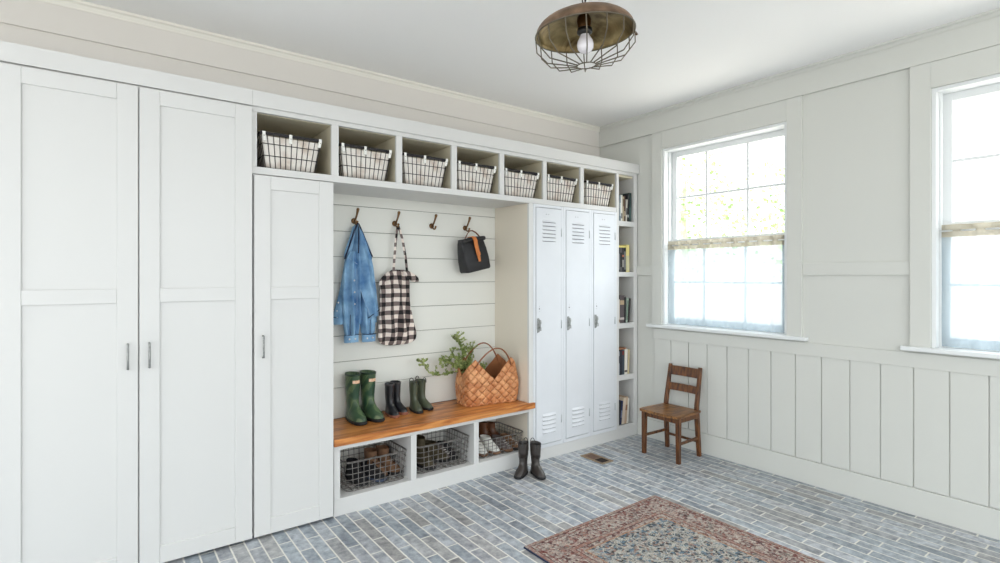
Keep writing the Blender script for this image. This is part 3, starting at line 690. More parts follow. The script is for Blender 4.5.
# ------------------------------------------------------------------ cubby wire baskets with liners
def cubby_basket(t):
    W1, W0, D1, D0, H = .336, .275, .30, .25, .192
    def pt(u, v, s):      # s = height fraction; u,v in -1..1
        w_ = (W0+(W1-W0)*s)/2; d_ = (D0+(D1-D0)*s)/2
        return Vector((u*w_, v*d_, .004+H*s))
    f = MB()
    for s in (0, .36, .70):
        f.tube([pt(-1,-1,s), pt(1,-1,s), pt(1,1,s), pt(-1,1,s)], .0024, 5, closed=True)
    for i in range(11):
        u = -1+2*i/10
        for v in (-1, 1): f.tube([pt(u, v, 0), pt(u, v, 1)], .0022, 5)
        f.tube([pt(u, -1, 0), pt(u, 1, 0)], .0015, 4)
    for i in range(1, 8):
        v = -1+2*i/8
        for u in (-1, 1): f.tube([pt(u, v, 0), pt(u, v, 1)], .0022, 5)
    f.build('wire_frame', M['black_metal'], t)
    r = MB()
    for (a, b_) in (((-1,-1),(1,-1)), ((1,-1),(1,1)), ((1,1),(-1,1)), ((-1,1),(-1,-1))):
        p, q = pt(*a, 1), pt(*b_, 1); dd = (q-p).normalized(); r.box(min(p.x,q.x)-.003, max(p.x,q.x)+.003, min(p.y,q.y)-.003, max(p.y,q.y)+.003, p.z-.010, p.z+.006)
    r.build('rim', M['black_metal'], t)
    # liner: puffy cloth just inside the wires
    R = []; per = 48
    for s in (0.03, .2, .4, .6, .8, .92):
        ring = []
        for k in range(per):
            a = 4*k/per; side = int(a); q = (a-side)*2-1
            u, v = [(q,-1),(1,q),(-q,1),(-1,-q)][side]
            p = pt(u*.965, v*.965, s); nrm = Vector([(0,-1,0),(1,0,0),(0,1,0),(-1,0,0)][side])
            ring.append(p+nrm*(.0022*noise.noise(Vector((p.x*30, p.y*30, p.z*20)))))
        R.append(ring)
    MB().rings(R, cap0=True, cap1=False).build('liner', M['liner'], t, smooth=True)
    # cloth tabs folded over the rim
    for u in (-.90, -.04, .965):
        p = pt(u, -1, 1); q = pt(u, -1, .78); w_ = .0085
        R = [[(p.x+sx*w_*((1,-1)[0]), p.y-.0050, p.z+.0085) for sx in (-1,)]]
        c = MB(); c.rings([[(v.x-w_, v.y-.0052, v.z), (v.x+w_, v.y-.0052, v.z), (v.x+w_, v.y+.0060, v.z), (v.x-w_, v.y+.0060, v.z)] for v in (p+Vector((0, 0, .0085)), p+Vector((0, 0, -.008)), q)])
        tb = c.build('cloth_tab', M['white_cloth'], t, bevel=.0015)
        MB().sphere((p.x, p.y-.0050, p.z-.016), .0025, 8, 5).build('snap', M['socket_blk'], tb)
cb = empty('wire_basket', (1.335, 3.325, 2.0555), label='lined black wire basket in the cubby above the denim jacket', cat='basket', group='lined wire baskets in the cubbies')
cubby_basket(cb)
for x, lb in ((.885, 'lined black wire basket in the leftmost cubby, above the tall cabinet door'), (1.757, 'lined black wire basket in the cubby above the second brass hook'),
              (2.172, 'lined black wire basket in the middle cubby above the black lunch bag'), (2.592, 'lined black wire basket in the cubby above the nook side partition'),
              (3.012, 'lined black wire basket in the cubby above the middle of the lockers'), (3.455, 'lined black wire basket in the cubby next to the bookcase')):
    c = copy_tree(cb); c.location.x = x; c['label'] = lb; c.rotation_euler.z = random.uniform(-.02, .02)

# ------------------------------------------------------------------ shoe baskets below the bench
def shoe_basket(t):
    W, D, H = .425, .36, .180
    def loop(s, z, rr=.032):
        w_ = W/2*(.93+.07*s); d_ = D/2*(.93+.07*s); pts = []
        for cx, cy, a0 in ((w_-rr, d_-rr, 0), (-w_+rr, d_-rr, PI/2), (-w_+rr, -d_+rr, PI), (w_-rr, -d_+rr, 1.5*PI)):
            for k in range(4): a = a0+k*PI/6; pts.append((cx+rr*math.cos(a), cy+rr*math.sin(a), z))
        return pts
    f = MB()
    nl = 6
    for k in range(nl):
        s = k/(nl-1); f.tube(loop(s, .004+H*s), .0032 if k == nl-1 else .0024, 5, closed=True)
    f.tube(loop(1, .004+H+.006), .0024, 5, closed=True)
    for i in range(10):
        u = -.8+1.6*i/9
        x0 = u*W/2*.93; x1 = u*W/2
        f.tube([(x1, -D/2, .004+H), (x0, -D/2*.93, .004), (x0, D/2*.93, .004), (x1, D/2, .004+H)], .0023, 5)
    for i in range(9):
        v = -.8+1.6*i/8
        y0 = v*D/2*.93; y1 = v*D/2
        f.tube([(-W/2, y1, .004+H), (-W/2*.93, y0, .004), (W/2*.93, y0, .004), (W/2, y1, .004+H)], .0023, 5)
    f.build('wire_frame', M['wire'], t)
    for sx in (-1, 1):
        MB().tube([(sx*(W/2+.002), -.04, H+.007), (sx*(W/2+.012), -.036, H-.02), (sx*(W/2+.012), .036, H-.02), (sx*(W/2+.002), .04, H+.007)], .003, 6).build('basket_handle', mat('copper_handle', srgb(158, 96, 72), .4, .7), t, smooth=True)
sb0 = empty('shoe_basket', (1.425, 3.385, .1045), label='wire basket with black shoes and tan boots in the left bench bay', cat='basket', group='wire shoe baskets under the bench')
shoe_basket(sb0)
for x, y, rz, lb in ((1.928, 3.388, 0, 'wire basket with olive boots and dark shoes in the middle bench bay'), (2.430, 3.388, 0, 'shallow wire basket with white sneakers and brown boots in the right bench bay')):
    c = copy_tree(sb0); c.location = (x, y, .1045); c['label'] = lb
    if x > 2.3: c.scale = (1.0, 1.0, .72)

# ------------------------------------------------------------------ boots and shoes
def egg_ring(xb, xf, hw, z, n=20, p=2.3, taper=.18, dx=0, tilt=0):
    ring = []
    for j in range(n):
        a = 2*PI*j/n; ca, sa = math.cos(a), math.sin(a)
        cx = (abs(ca)**(2/p))*(1 if ca >= 0 else -1); sy = (abs(sa)**(2/p))*(1 if sa >= 0 else -1)
        x = (xb+xf)/2+(xf-xb)/2*cx; k = 1+taper*cx*.6
        ring.append((x, hw*sy*k, z+tilt*(x-(xb+xf)/2)))
    return ring
def footwear(t, L, H, bmat, smat, sole_h=.014, low=False, inner=None, laces=None, calf=1.0, body='boot_body', toe=1.0):
    front = [(0, 1.0), (.05*toe, 1.0), (.12*toe, .985), (.19*toe, .93), (.26*toe, .80), (.33*toe, .67), (.42, .55), (.55, .50), (.8, .51), (1.6, .56)]
    back = [(0, .01), (.1, -.005), (.25, .02), (.42, .05), (.6, .035), (.9, .01), (1.6, -.02)]
    wid = [(0, .180), (.08, .192), (.18, .185), (.28, .162), (.40, .145), (.6, .150), (.9, .17), (1.6, .185)]
    zs = []; z = 0; 
    steps = 9 if low else 15
    zs = [sole_h+(H-sole_h)*(i/(steps-1)) for i in range(steps)]
    # denser near foot
    if not low:
        zf = [sole_h, .05*L, .11*L, .17*L, .22*L, .27*L, .32*L, .37*L, .43*L, .52*L]
        zs = [z for z in zf if z < H-.02]; z = zs[-1]
        m_ = 6
        for i in range(1, m_+1): zs.append(z+(H-z)*i/m_)
    R = []
    for z in zs:
        q = z/L; xb, xf, hw = lerp_tab(back, q)*L, lerp_tab(front, q)*L, lerp_tab(wid, q)*L
        if q > .42: hw *= 1+(calf-1)*min(1, (q-.42)/.5); xf = xb+(xf-xb)*(1+(calf-1)*min(1, (q-.42)/.5))
        k = min(1, max(0, (q-.2)/.2)); taper = .18*(1-k)
        R.append(egg_ring(xb, xf, hw, z, p=2.5-.5*k, taper=taper))
    top = R[-1]; cx = sum(p[0] for p in top)/len(top); ctr = Vector((cx, 0, 0))
    ins = []
    for dz, sc in ((0, .93), (-.02, .90), (-min(.10, H*.45), .86)):
        ins.append([((p[0]-cx)*sc+cx, p[1]*sc, p[2]+dz) for p in top])
    o = MB().rings(R+[[((p[0]-cx)*1.0+cx, p[1], p[2]+.002) for p in top]]+ins, cap0=True, cap1=True).build(body, bmat, t, smooth=True)
    # sole
    s0 = egg_ring(.0, 1.0*L+.002, .176*L, 0, p=2.6); s1 = egg_ring(-.004, 1.015*L+.004, .196*L, sole_h*.4, p=2.6); s2 = egg_ring(-.005, 1.015*L+.004, .199*L, sole_h+.006, p=2.6)
    s3 = egg_ring(.002, 1.0*L, .186*L, sole_h+.009, p=2.6)
    MB().rings([s0, s1, s2, s3]).build('sole', smat, t, smooth=False, bevel=.001)
    if laces:
        lc = MB(); 
        for i in range(4 if low else 5):
            q = (.2+.045*i) if low else (.27+.06*i); z = q*L
            if z > H-.01: break
            xf = lerp_tab(front, q)*L+.002; hw = lerp_tab(wid, q)*L*.5
            lc.tube([(xf-.016, -hw, z-.004), (xf, -hw*.4, z+.003), (xf+.001, hw*.4, z+.003), (xf-.016, hw, z-.004)], .0022, 5)
        if lc.v: lc.build('laces', laces, t, smooth=True)
    return top, cx
def loops(t, top, cx, H, m_, k=2):
    x0, x1 = min(p[0] for p in top), max(p[0] for p in top)
    for xe in (x0+.003, x1-.003):
        pts = []
        for i in range(11):
            a = PI*i/10; pts.append((xe, .016*math.cos(a), H-.016+(.012 if 0 < i < 10 else 0)+.026*math.sin(a)))
        MB().tube(pts, .0026, 6, flat=1).build('pull_loop', m_, t, smooth=True)
def ring_mat(): pass

def place(name, loc, ang, label, cat='boot', group=None, rx=0, ry=0):
    t = empty(name, loc, 0, label, cat, group)
    t.rotation_mode = 'XYZ'; t.rotation_euler = (rx, ry, ang)
    return t
# direction angle: toe along (cos, sin)
BT = .4700
def green_boot(loc, ang, label):
    loc = (loc[0]-.27*.25*math.cos(ang), loc[1]-.27*.25*math.sin(ang), loc[2])
    t = place('rain_boot', loc, ang, label, group='green marbled rubber boots on the bench')
    top, cx = footwear(t, .25, .315, M['rub_green'], M['rub_sole'], calf=1.06)
    # rim band
    MB().rings([[((p[0]-cx)*s+cx, p[1]*s, p[2]+dz) for p in top] for dz, s in ((-.010, 1.01), (-.010, 1.03), (.003, 1.03), (.003, .97))], cap0=False, cap1=False).build('rim', mat('dark_green_rim', srgb(36, 60, 44), .45), t, smooth=True)
    xf = max(p[0] for p in top)
    lb = MB(); R = []
    for zz in (.315-.058, .315-.038):
        R.append([(xf-.0050*0-abs(yv)*0.42+.0015, yv, zz) for yv in (-.024, -.012, 0, .012, .024)]+[(xf-.012-abs(yv)*.42, yv, zz) for yv in (.024, .012, 0, -.012, -.024)])
    lb.rings(R).build('label_patch', M['label_orange'], t)
    # side strap with buckle at back
    MB().tube([(-.012, -.010, .275), (-.026, -.012, .272), (-.026, -.013, .245), (-.010, -.012, .242)], .004, 6).build('buckle_strap', M['rub_sole'], t, smooth=True)
    return t
green_boot((1.380, 3.520, BT), -math.radians(90), 'green marbled rubber boot at the left end of the bench')
green_boot((1.490, 3.522, BT), -math.radians(84), 'green marbled rubber boot right of its twin, nearer the black boots')
def small_boot(loc, ang, label, body, sole, L, H, group, lp=None):
    loc = (loc[0]-.27*L*math.cos(ang), loc[1]-.27*L*math.sin(ang), loc[2])
    t = place('rain_boot', loc, ang, label, group=group)
    top, cx = footwear(t, L, H, body, sole, sole_h=.010, calf=1.0 if BT == loc[2] else 1.14)
    if lp: loops(t, top, cx, H, lp)
    else:
        MB().rings([[((p[0]-cx)*s+cx, p[1]*s, p[2]+dz) for p in top] for dz, s in ((-.008, 1.0), (-.008, 1.03), (.003, 1.03), (.003, .96))], cap0=False, cap1=False).build('rim', mat('boot_rim', srgb(70, 66, 66), .5), t, smooth=True)
    return t
small_boot((1.645, 3.500, BT), -math.radians(94), 'small black rubber boot with red brown sole, left one of its pair', M['rub_black'], M['sole_red'], .180, .215, 'small black rubber boots on the bench')
small_boot((1.712, 3.542, BT), -math.radians(82), 'small black rubber boot with red brown sole, right one of its pair', M['rub_black'], M['sole_red'], .180, .215, 'small black rubber boots on the bench')
small_boot((1.838, 3.505, BT), -math.radians(96), 'small olive rubber boot with pull loops, left one, beside the black boots', M['rub_olive'], M['rub_sole'], .175, .205, 'small olive rubber boots on the bench', M['rub_black'])
small_boot((1.918, 3.545, BT), -math.radians(82), 'small olive rubber boot with pull loops, right one, nearer the woven basket', M['rub_olive'], M['rub_sole'], .175, .205, 'small olive rubber boots on the bench', M['rub_black'])
small_boot((2.495, 3.040, 0.0), -math.radians(150), 'brown grey rubber boot on the brick floor, left one of the pair', M['rub_grey'], M['rub_sole'], .185, .225, 'rubber boots standing on the floor', M['rub_black'])
small_boot((2.560, 2.985, 0.0), -math.radians(106), 'brown grey rubber boot on the brick floor, right one of the pair', M['rub_grey'], M['rub_sole'], .185, .225, 'rubber boots standing on the floor', M['rub_black'])

def shoe(name, loc, ang, label, L, H, body, sole, lace=None, ry=0, rx=0, group=None, low=True, cat='shoe', toe=1.0):
    t = place(name, loc, ang, label, cat, group, rx, ry)
    footwear(t, L, H, body, sole, sole_h=.012, low=low, laces=lace, body='shoe_upper', toe=toe)
    return t
SZ = .1045+.008
# left bay
shoe('sneaker', (1.330, 3.475, SZ), -math.radians(84), 'black knit sneaker, leftmost shoe in the left bench bay', .23, .12, M['black_cloth'], M['rub_sole'], M['lace_dk'], group='shoes in the left shoe basket', low=False)
shoe('sneaker', (1.405, 3.440, SZ), -math.radians(70), 'black sneaker with blue sole, second from left in the left bench bay', .22, .095, M['black_cloth'], M['blue_patch'], M['lace_dk'], group='shoes in the left shoe basket')
shoe('ankle_boot', (1.462, 3.500, SZ), -math.radians(80), 'tan suede ankle boot, left one, in the left bench bay', .24, .155, M['tan_suede'], M['rub_sole'], M['lace_dk'], group='shoes in the left shoe basket', low=False)
shoe('ankle_boot', (1.545, 3.500, SZ), -math.radians(72), 'tan suede ankle boot, right one, in the left bench bay', .23, .155, M['tan_suede'], M['rub_sole'], M['lace_dk'], group='shoes in the left shoe basket', low=False)
# middle bay
shoe('ankle_boot', (1.822, 3.470, SZ), -math.radians(86), 'olive brown boot with black collar, leftmost in the middle bench bay', .24, .185, M['olive_boot'], M['rub_sole'], M['lace_dk'], group='shoes in the middle shoe basket', low=False)
shoe('ankle_boot', (1.905, 3.505, SZ), -math.radians(62), 'dark olive boot, second from left in the middle bench bay', .23, .120, M['olive_boot'], M['rub_sole'], M['lace_dk'], group='shoes in the middle shoe basket', low=False)
shoe('sneaker', (1.975, 3.530, SZ), -math.radians(72), 'grey mesh sneaker with pale laces in the middle bench bay', .22, .09, M['grey_cloth'], M['rub_sole'], M['lace'], group='shoes in the middle shoe basket')
shoe('sneaker', (2.045, 3.520, SZ), -math.radians(84), 'black shoe, rightmost in the middle bench bay', .22, .09, M['black_cloth'], M['rub_sole'], M['lace_dk'], group='shoes in the middle shoe basket')
# right bay
shoe('sneaker', (2.295, 3.440, SZ), -math.radians(92), 'white canvas sneaker, left one, in the right bench bay', .21, .10, M['white_cloth'], M['tan_suede'], M['lace'], group='shoes in the right shoe basket')
shoe('sneaker', (2.375, 3.425, SZ), -math.radians(84), 'white canvas sneaker, right one, in the right bench bay', .21, .10, M['white_cloth'], M['tan_suede'], M['lace'], group='shoes in the right shoe basket')
shoe('ankle_boot', (2.425, 3.560, SZ), -math.radians(60), 'brown leather ankle boot behind the white sneakers in the right bench bay', .21, .165, M['brown_boot'], M['rub_sole'], M['lace_dk'], group='shoes in the right shoe basket', low=False)
shoe('ankle_boot', (2.500, 3.560, SZ), -math.radians(64), 'brown leather ankle boot at the back right of the right bench bay', .21, .150, M['brown_boot'], M['rub_sole'], M['lace_dk'], group='shoes in the right shoe basket', low=False)
shoe('sneaker', (2.462, 3.400, SZ), -math.radians(76), 'tan and grey sneaker right of the white pair in the right bench bay', .20, .09, M['grey_cloth'], M['tan_suede'], M['lace'], group='shoes in the right shoe basket')
shoe('sneaker', (2.540, 3.390, SZ), -math.radians(76), 'tan suede sneaker at the right front of the right bench bay', .20, .09, M['tan_suede'], M['rub_sole'], M['lace'], group='shoes in the right shoe basket')

# ------------------------------------------------------------------ hooks
def hook(t):
    MB().lathe([(.0, .0), (.019, 0), (.021, .004), (.017, .008), (.009, .010), (.0, .011)], n=20, M=Matrix.Rotation(PI/2, 4, 'X')).build('rosette', M['brass'], t, smooth=True)
    MB().tube([(0, -.008, 0), (0, -.022, .004), (.001, -.036, .018), (.002, -.050, .040), (.002, -.062, .060), (.002, -.068, .072)], [.007, .0068, .0066, .0070, .0088, .0105], 10).sphere((.002, -.069, .075), .0112, 10, 8).build('upper_prong', M['brass'], t, smooth=True)
    MB().tube([(0, -.008, -.002), (.0, -.022, -.018), (0, -.040, -.028), (0, -.056, -.026), (0, -.064, -.014)], [.0065, .006, .006, .006, .007], 10).sphere((0, -.065, -.011), .0085, 10, 8).build('lower_prong', M['brass'], t, smooth=True)
hk = empty('coat_hook', (1.424, BN, 1.835), label='aged brass coat hook holding the denim jacket', cat='hook', group='brass coat hooks on the shiplap'); hook(hk)
for x, lb in ((1.734, 'aged brass coat hook holding the plaid tote bag'), (2.043, 'empty aged brass coat hook between the tote bag and the lunch bag'), (2.350, 'aged brass coat hook holding the black lunch bag')):
    c = copy_tree(hk); c.location.x = x; c['label'] = lb

# ------------------------------------------------------------------ cloth lofts
def cloth_loft(spine, n=40, folds=5, amp=.10, seed=0, flat_back=None):
    """spine: (x, y, z, halfwidth, halfdepth)"""
    R = []; m_ = len(spine)
    # resample
    pts = []
    for i in range(m_-1):
        for k in range(4):
            u = k/4; pts.append([a+(b_-a)*u for a, b_ in zip(spine[i], spine[i+1])])
    pts.append(list(spine[-1]))
    # smooth
    for _ in range(2):
        pts = [pts[0]]+[[(a+2*b_+c)/4 for a, b_, c in zip(pts[i-1], pts[i], pts[i+1])] for i in range(1, len(pts)-1)]+[pts[-1]]
    for (x, y, z, hw, hd) in pts:
        ring = []
        for j in range(n):
            a = 2*PI*j/n
            fx = math.cos(a); fy = math.sin(a)
            ph = seed*1.7+z*3.0
            k = amp*(math.sin(folds*fx*2.2+ph)+.6*math.sin(folds*1.7*fx+ph*1.6+1.3)+.5*noise.noise(Vector((x*9+fx*3, seed, z*9))))
            yy = y+fy*hd+(k*hd*1.6 if fy < .3 else 0)
            zz = z+.006*noise.noise(Vector((fx*2+seed, fy*2, z*5)))
            ring.append((x+fx*hw, min(yy, BN-.003), zz))
        R.append(ring)
    return R
# denim jacket hanging by its collar
J = empty('denim_jacket', (1.428, 3.553, 1.815), label='light blue denim jacket hanging from the first brass hook', cat='jacket')
def Jl(sp): return [(x-1.428, y-3.553, z-1.815, a, b_) for x, y, z, a, b_ in sp]
def jl_loft(sp, **k):
    R = cloth_loft(sp, **k); return [[(p[0]-1.428, p[1]-3.553, p[2]-1.815) for p in r] for r in R]
# back of the jacket (widest, hem at both sides)
bodyR = jl_loft([(1.428,3.570,1.812,.012,.010),(1.430,3.568,1.76,.030,.018),(1.430,3.566,1.68,.060,.024),(1.431,3.566,1.60,.085,.028),(1.428,3.566,1.50,.098,.030),(1.424,3.564,1.38,.115,.032),(1.420,3.562,1.26,.140,.034),(1.418,3.562,1.18,.158,.034),(1.418,3.562,1.128,.162,.032)], folds=4, amp=.34, seed=1)
bo = MB().rings(bodyR).build('body', M['denim'], J, smooth=True, sub=1)
# hem band with stud buttons
hemR = jl_loft([(1.418,3.562,1.165,.164,.036),(1.418,3.562,1.120,.166,.036)], folds=4, amp=.34, seed=1)
MB().rings(hemR).build('hem_band', M['denim'], J, smooth=True)
# left sleeve, cuff down
sl1 = jl_loft([(1.392,3.530,1.62,.030,.018),(1.378,3.522,1.55,.052,.030),(1.366,3.518,1.44,.058,.034),(1.362,3.516,1.30,.060,.034),(1.366,3.515,1.18,.056,.033),(1.368,3.515,1.08,.050,.030),(1.369,3.515,1.045,.046,.026)], folds=3, amp=.34, seed=4)
MB().rings(sl1).build('sleeve', M['denim'], J, smooth=True, sub=1)
cf1 = jl_loft([(1.369,3.513,1.050,.050,.028),(1.369,3.513,.998,.050,.028)], folds=1, amp=.02, seed=4)
MB().rings(cf1).build('cuff', M['denim'], J, smooth=True, bevel=.003)
sl2 = jl_loft([(1.468,3.530,1.50,.032,.020),(1.484,3.522,1.38,.046,.026),(1.490,3.518,1.24,.050,.030),(1.492,3.516,1.12,.050,.030),(1.494,3.516,1.045,.046,.026)], folds=3, amp=.34, seed=7)
MB().rings(sl2).build('sleeve', M['denim'], J, smooth=True, sub=1)
cf2 = jl_loft([(1.494,3.514,1.048,.050,.028),(1.494,3.514,.996,.050,.028)], folds=1, amp=.02, seed=9)
MB().rings(cf2).build('cuff', M['denim'], J, smooth=True, bevel=.003)
# front panel folded over, its hem hanging by the right
fl = jl_loft([(1.432,3.540,1.79,.012,.010),(1.440,3.530,1.72,.028,.018),(1.452,3.520,1.62,.048,.022),(1.466,3.508,1.52,.060,.026),(1.474,3.500,1.42,.064,.028),(1.492,3.494,1.32,.060,.028),(1.512,3.490,1.23,.050,.026),(1.522,3.490,1.165,.038,.020)], folds=2, amp=.36, seed=11)
MB().rings(fl).build('front_panel', M['denim'], J, smooth=True, sub=1)
# shoulder points and dark edges
MB().rings(jl_loft([(1.404,3.548,1.79,.012,.008),(1.382,3.545,1.70,.020,.012),(1.358,3.545,1.62,.026,.014),(1.346,3.547,1.578,.016,.010)], folds=2, amp=.1, seed=13)).build('collar', M['denim'], J, smooth=True)
MB().rings(jl_loft([(1.452,3.545,1.76,.010,.008),(1.486,3.543,1.67,.018,.012),(1.512,3.545,1.60,.020,.012),(1.524,3.548,1.570,.010,.008)], folds=2, amp=.1, seed=15)).build('collar', M['denim'], J, smooth=True)
def seam(pts, r=.0035, m_='denim_in', nm='seam'):
    MB().tube([(x-1.428, y-3.553, z-1.815) for x, y, z in pts], r, 6).build(nm, M[m_], J, smooth=True)
seam([(1.426,3.540,1.815),(1.396,3.528,1.76),(1.362,3.526,1.66),(1.336,3.532,1.585),(1.334,3.540,1.565)], .006)
seam([(1.430,3.538,1.815),(1.462,3.528,1.74),(1.500,3.528,1.64),(1.532,3.535,1.585)], .0045)
seam([(1.428,3.528,1.79),(1.420,3.508,1.68),(1.414,3.502,1.56),(1.416,3.500,1.46)], .0045)
seam([(1.340,3.512,1.58),(1.375,3.492,1.55),(1.404,3.494,1.53)], .002, 'thread')
seam([(1.412,3.492,1.40),(1.44,3.480,1.30),(1.474,3.476,1.22),(1.494,3.478,1.16)], .002, 'thread')
for pts in ([(1.318,3.500,1.052),(1.345,3.484,1.050),(1.375,3.483,1.050),(1.418,3.500,1.052)], [(1.444,3.500,1.050),(1.475,3.483,1.048),(1.510,3.483,1.048),(1.543,3.500,1.050)], [(1.352,3.484,1.19),(1.348,3.482,1.10),(1.350,3.482,1.05)], [(1.492,3.482,1.15),(1.490,3.481,1.05)], [(1.258,3.553,1.172),(1.29,3.536,1.170),(1.315,3.530,1.170)], [(1.560,3.540,1.172),(1.580,3.556,1.172)]):
    seam(pts, .0022, 'denim_in')
seam([(1.365,3.483,1.52),(1.362,3.478,1.40),(1.364,3.478,1.28),(1.370,3.480,1.18)], .0016, 'thread'); seam([(1.396,3.484,1.50),(1.396,3.480,1.40),(1.396,3.480,1.28),(1.396,3.482,1.18)], .0016, 'thread')
seam([(1.478,3.486,1.16),(1.505,3.464,1.185),(1.535,3.462,1.205),(1.556,3.474,1.215)], .0028, 'denim_in')
for (x, y, z) in ((1.345,3.483,1.024),(1.385,3.483,1.024),(1.470,3.482,1.022),(1.510,3.482,1.024),(1.284,3.534,1.17),(1.280,3.538,1.215),(1.378,3.482,1.42),(1.380,3.481,1.34),(1.380,3.481,1.26),(1.288,3.536,1.27)):
    MB().sphere((x-1.428, y-3.553, z-1.815), .0065, 8, 5, (1, .5, 1)).build('button', M['button'], J, smooth=True)

# plaid tote hanging from second hook
T = empty('tote_bag', (1.734, 3.553, 1.815), label='black and cream buffalo plaid tote bag hanging from the second brass hook', cat='bag')
def tl(sp, **k): return [[(p[0]-1.734, p[1]-3.553, p[2]-1.815) for p in r] for r in cloth_loft(sp, **k)]
MB().rings(tl([(1.738,3.553,1.496,.050,.012),(1.734,3.551,1.475,.076,.020),(1.722,3.549,1.440,.106,.026),(1.712,3.548,1.385,.120,.030),(1.706,3.547,1.31,.120,.033),(1.708,3.546,1.22,.122,.036),(1.716,3.545,1.12,.138,.040),(1.724,3.545,1.03,.154,.038),(1.725,3.546,.985,.148,.032),(1.724,3.548,.962,.118,.020),(1.724,3.550,.950,.070,.010)], folds=5, amp=.30, seed=3)).build('bag_body', M['plaid'], T, smooth=True, sub=1)
for sx, pts in ((-1, [(1.665,3.536,1.478,.018,.008),(1.634,3.524,1.450,.030,.014),(1.604,3.522,1.420,.026,.014),(1.590,3.530,1.385,.014,.010)]), (1, [(1.782,3.530,1.490,.022,.010),(1.806,3.518,1.466,.042,.020),(1.836,3.512,1.436,.046,.022),(1.858,3.514,1.408,.026,.014)])):
    MB().rings(tl(pts, folds=2, amp=.1, seed=5+sx)).build('side_fold', M['plaid'], T, smooth=True)
def strap(pts, r, m_, parent, org, nm='strap', flat=.35, up=(0,1,0)):
    return MB().tube([(x-org[0], y-org[1], z-org[2]) for x, y, z in pts], r, 8, flat=flat, up=up).build(nm, m_, parent, smooth=True)
org = (1.734, 3.553, 1.815)
strap([(1.738,3.556,1.812),(1.726,3.550,1.78),(1.714,3.546,1.70),(1.702,3.542,1.58),(1.690,3.536,1.46)], .010, M['plaid'], T, org)
strap([(1.738,3.556,1.812),(1.750,3.550,1.78),(1.772,3.546,1.70),(1.792,3.542,1.58),(1.802,3.536,1.46)], .010, M['plaid'], T, org)

# black roll-top lunch bag with tan strap
LB = empty('lunch_bag', (2.352, 3.553, 1.815), label='black waxed canvas roll top lunch bag with tan leather strap on the fourth hook', cat='bag')
A = Matrix.Translation((-.024, -.060, -.080)) @ Matrix.Scale(1.05, 4) @ Matrix.Rotation(math.radians(-11), 4, 'Y') @ Matrix.Rotation(math.radians(6), 4, 'Z')
def rr(w_, d0, d1, z, n=6, r=.012, skew=0):
    pts = []
    for cx, cy, a0 in ((w_-r, d1-r, 0), (-w_+r, d1-r, PI/2), (-w_+r, d0+r, PI), (w_-r, d0+r, 1.5*PI)):
        for k in range(n): a = a0+k*PI/2/(n-1); pts.append(A @ Vector((cx+r*math.cos(a), cy+r*math.sin(a)+skew, z)))
    return pts
MB().rings([rr(.106,-.052,.052,-.235), rr(.113,-.055,.052,-.225), rr(.116,-.052,.05,-.15), rr(.113,-.042,.044,-.08), rr(.110,-.026,.032,-.02,r=.01), rr(.108,-.010,.016,.012,r=.006)]).build('bag_body', M['canvas_blk'], LB, smooth=True)
R = []
for i in range(9):
    u = -1+2*i/8
    R.append([A @ Vector((u*.109, -.030+.021*math.cos(2*PI*k/12)*(1+.05*math.sin(5*u)), .000+.016*math.sin(2*PI*k/12)+.004*math.cos(3*u))) for k in range(12)])
MB().rings(R).build('rolled_top', M['canvas_blk'], LB, smooth=True)
sp_ = [(-.006,.010,.018),(-.004,-.020,.022),(-.002,-.048,.014),(.0,-.056,-.01),(.001,-.056,-.05),(.002,-.0605,-.10),(.004,-.063,-.168)]
RB = []
for k, p in enumerate(sp_):
    p = Vector(p); q = Vector(sp_[min(k+1, len(sp_)-1)])-Vector(sp_[max(k-1, 0)]); q.x = 0; q.normalize(); nr = Vector((0, q.z, -q.y)); hw_ = .0170 if k < len(sp_)-1 else .009
    RB.append([A @ v for v in (p+Vector((-hw_, 0, 0))-nr*.002, p+Vector((hw_, 0, 0))-nr*.002, p+Vector((hw_, 0, 0))+nr*.002, p+Vector((-hw_, 0, 0))+nr*.002)])
MB().rings(RB).build('tan_strap', M['leather'], LB)
MB().box(-.015, .019, -.068, -.0625, -.122, -.096, M=A).build('buckle', M['leather'], LB, bevel=.002)
hp = [(-.062,0,.012),(-.052,0,.030),(-.030,-.004,.058),(0,-.006,.070),(.030,-.004,.056),(.052,0,.028),(.060,0,.012)]
hpts = [A @ Vector(p) for p in hp]; dz = .0-.002-max(p.z for p in hpts)+(-.004)
MB().tube([(-.078,-.052,-.092),(-.066,-.056,-.062),(-.044,-.050,-.030),(-.018,-.040,-.010),(.006,-.038,-.006),(.034,-.044,-.018),(.060,-.052,-.044),(.076,-.052,-.066)], .0072, 8, flat=.55, up=(0,0,1)).build('carry_handle', M['leather_dk'], LB, smooth=True)

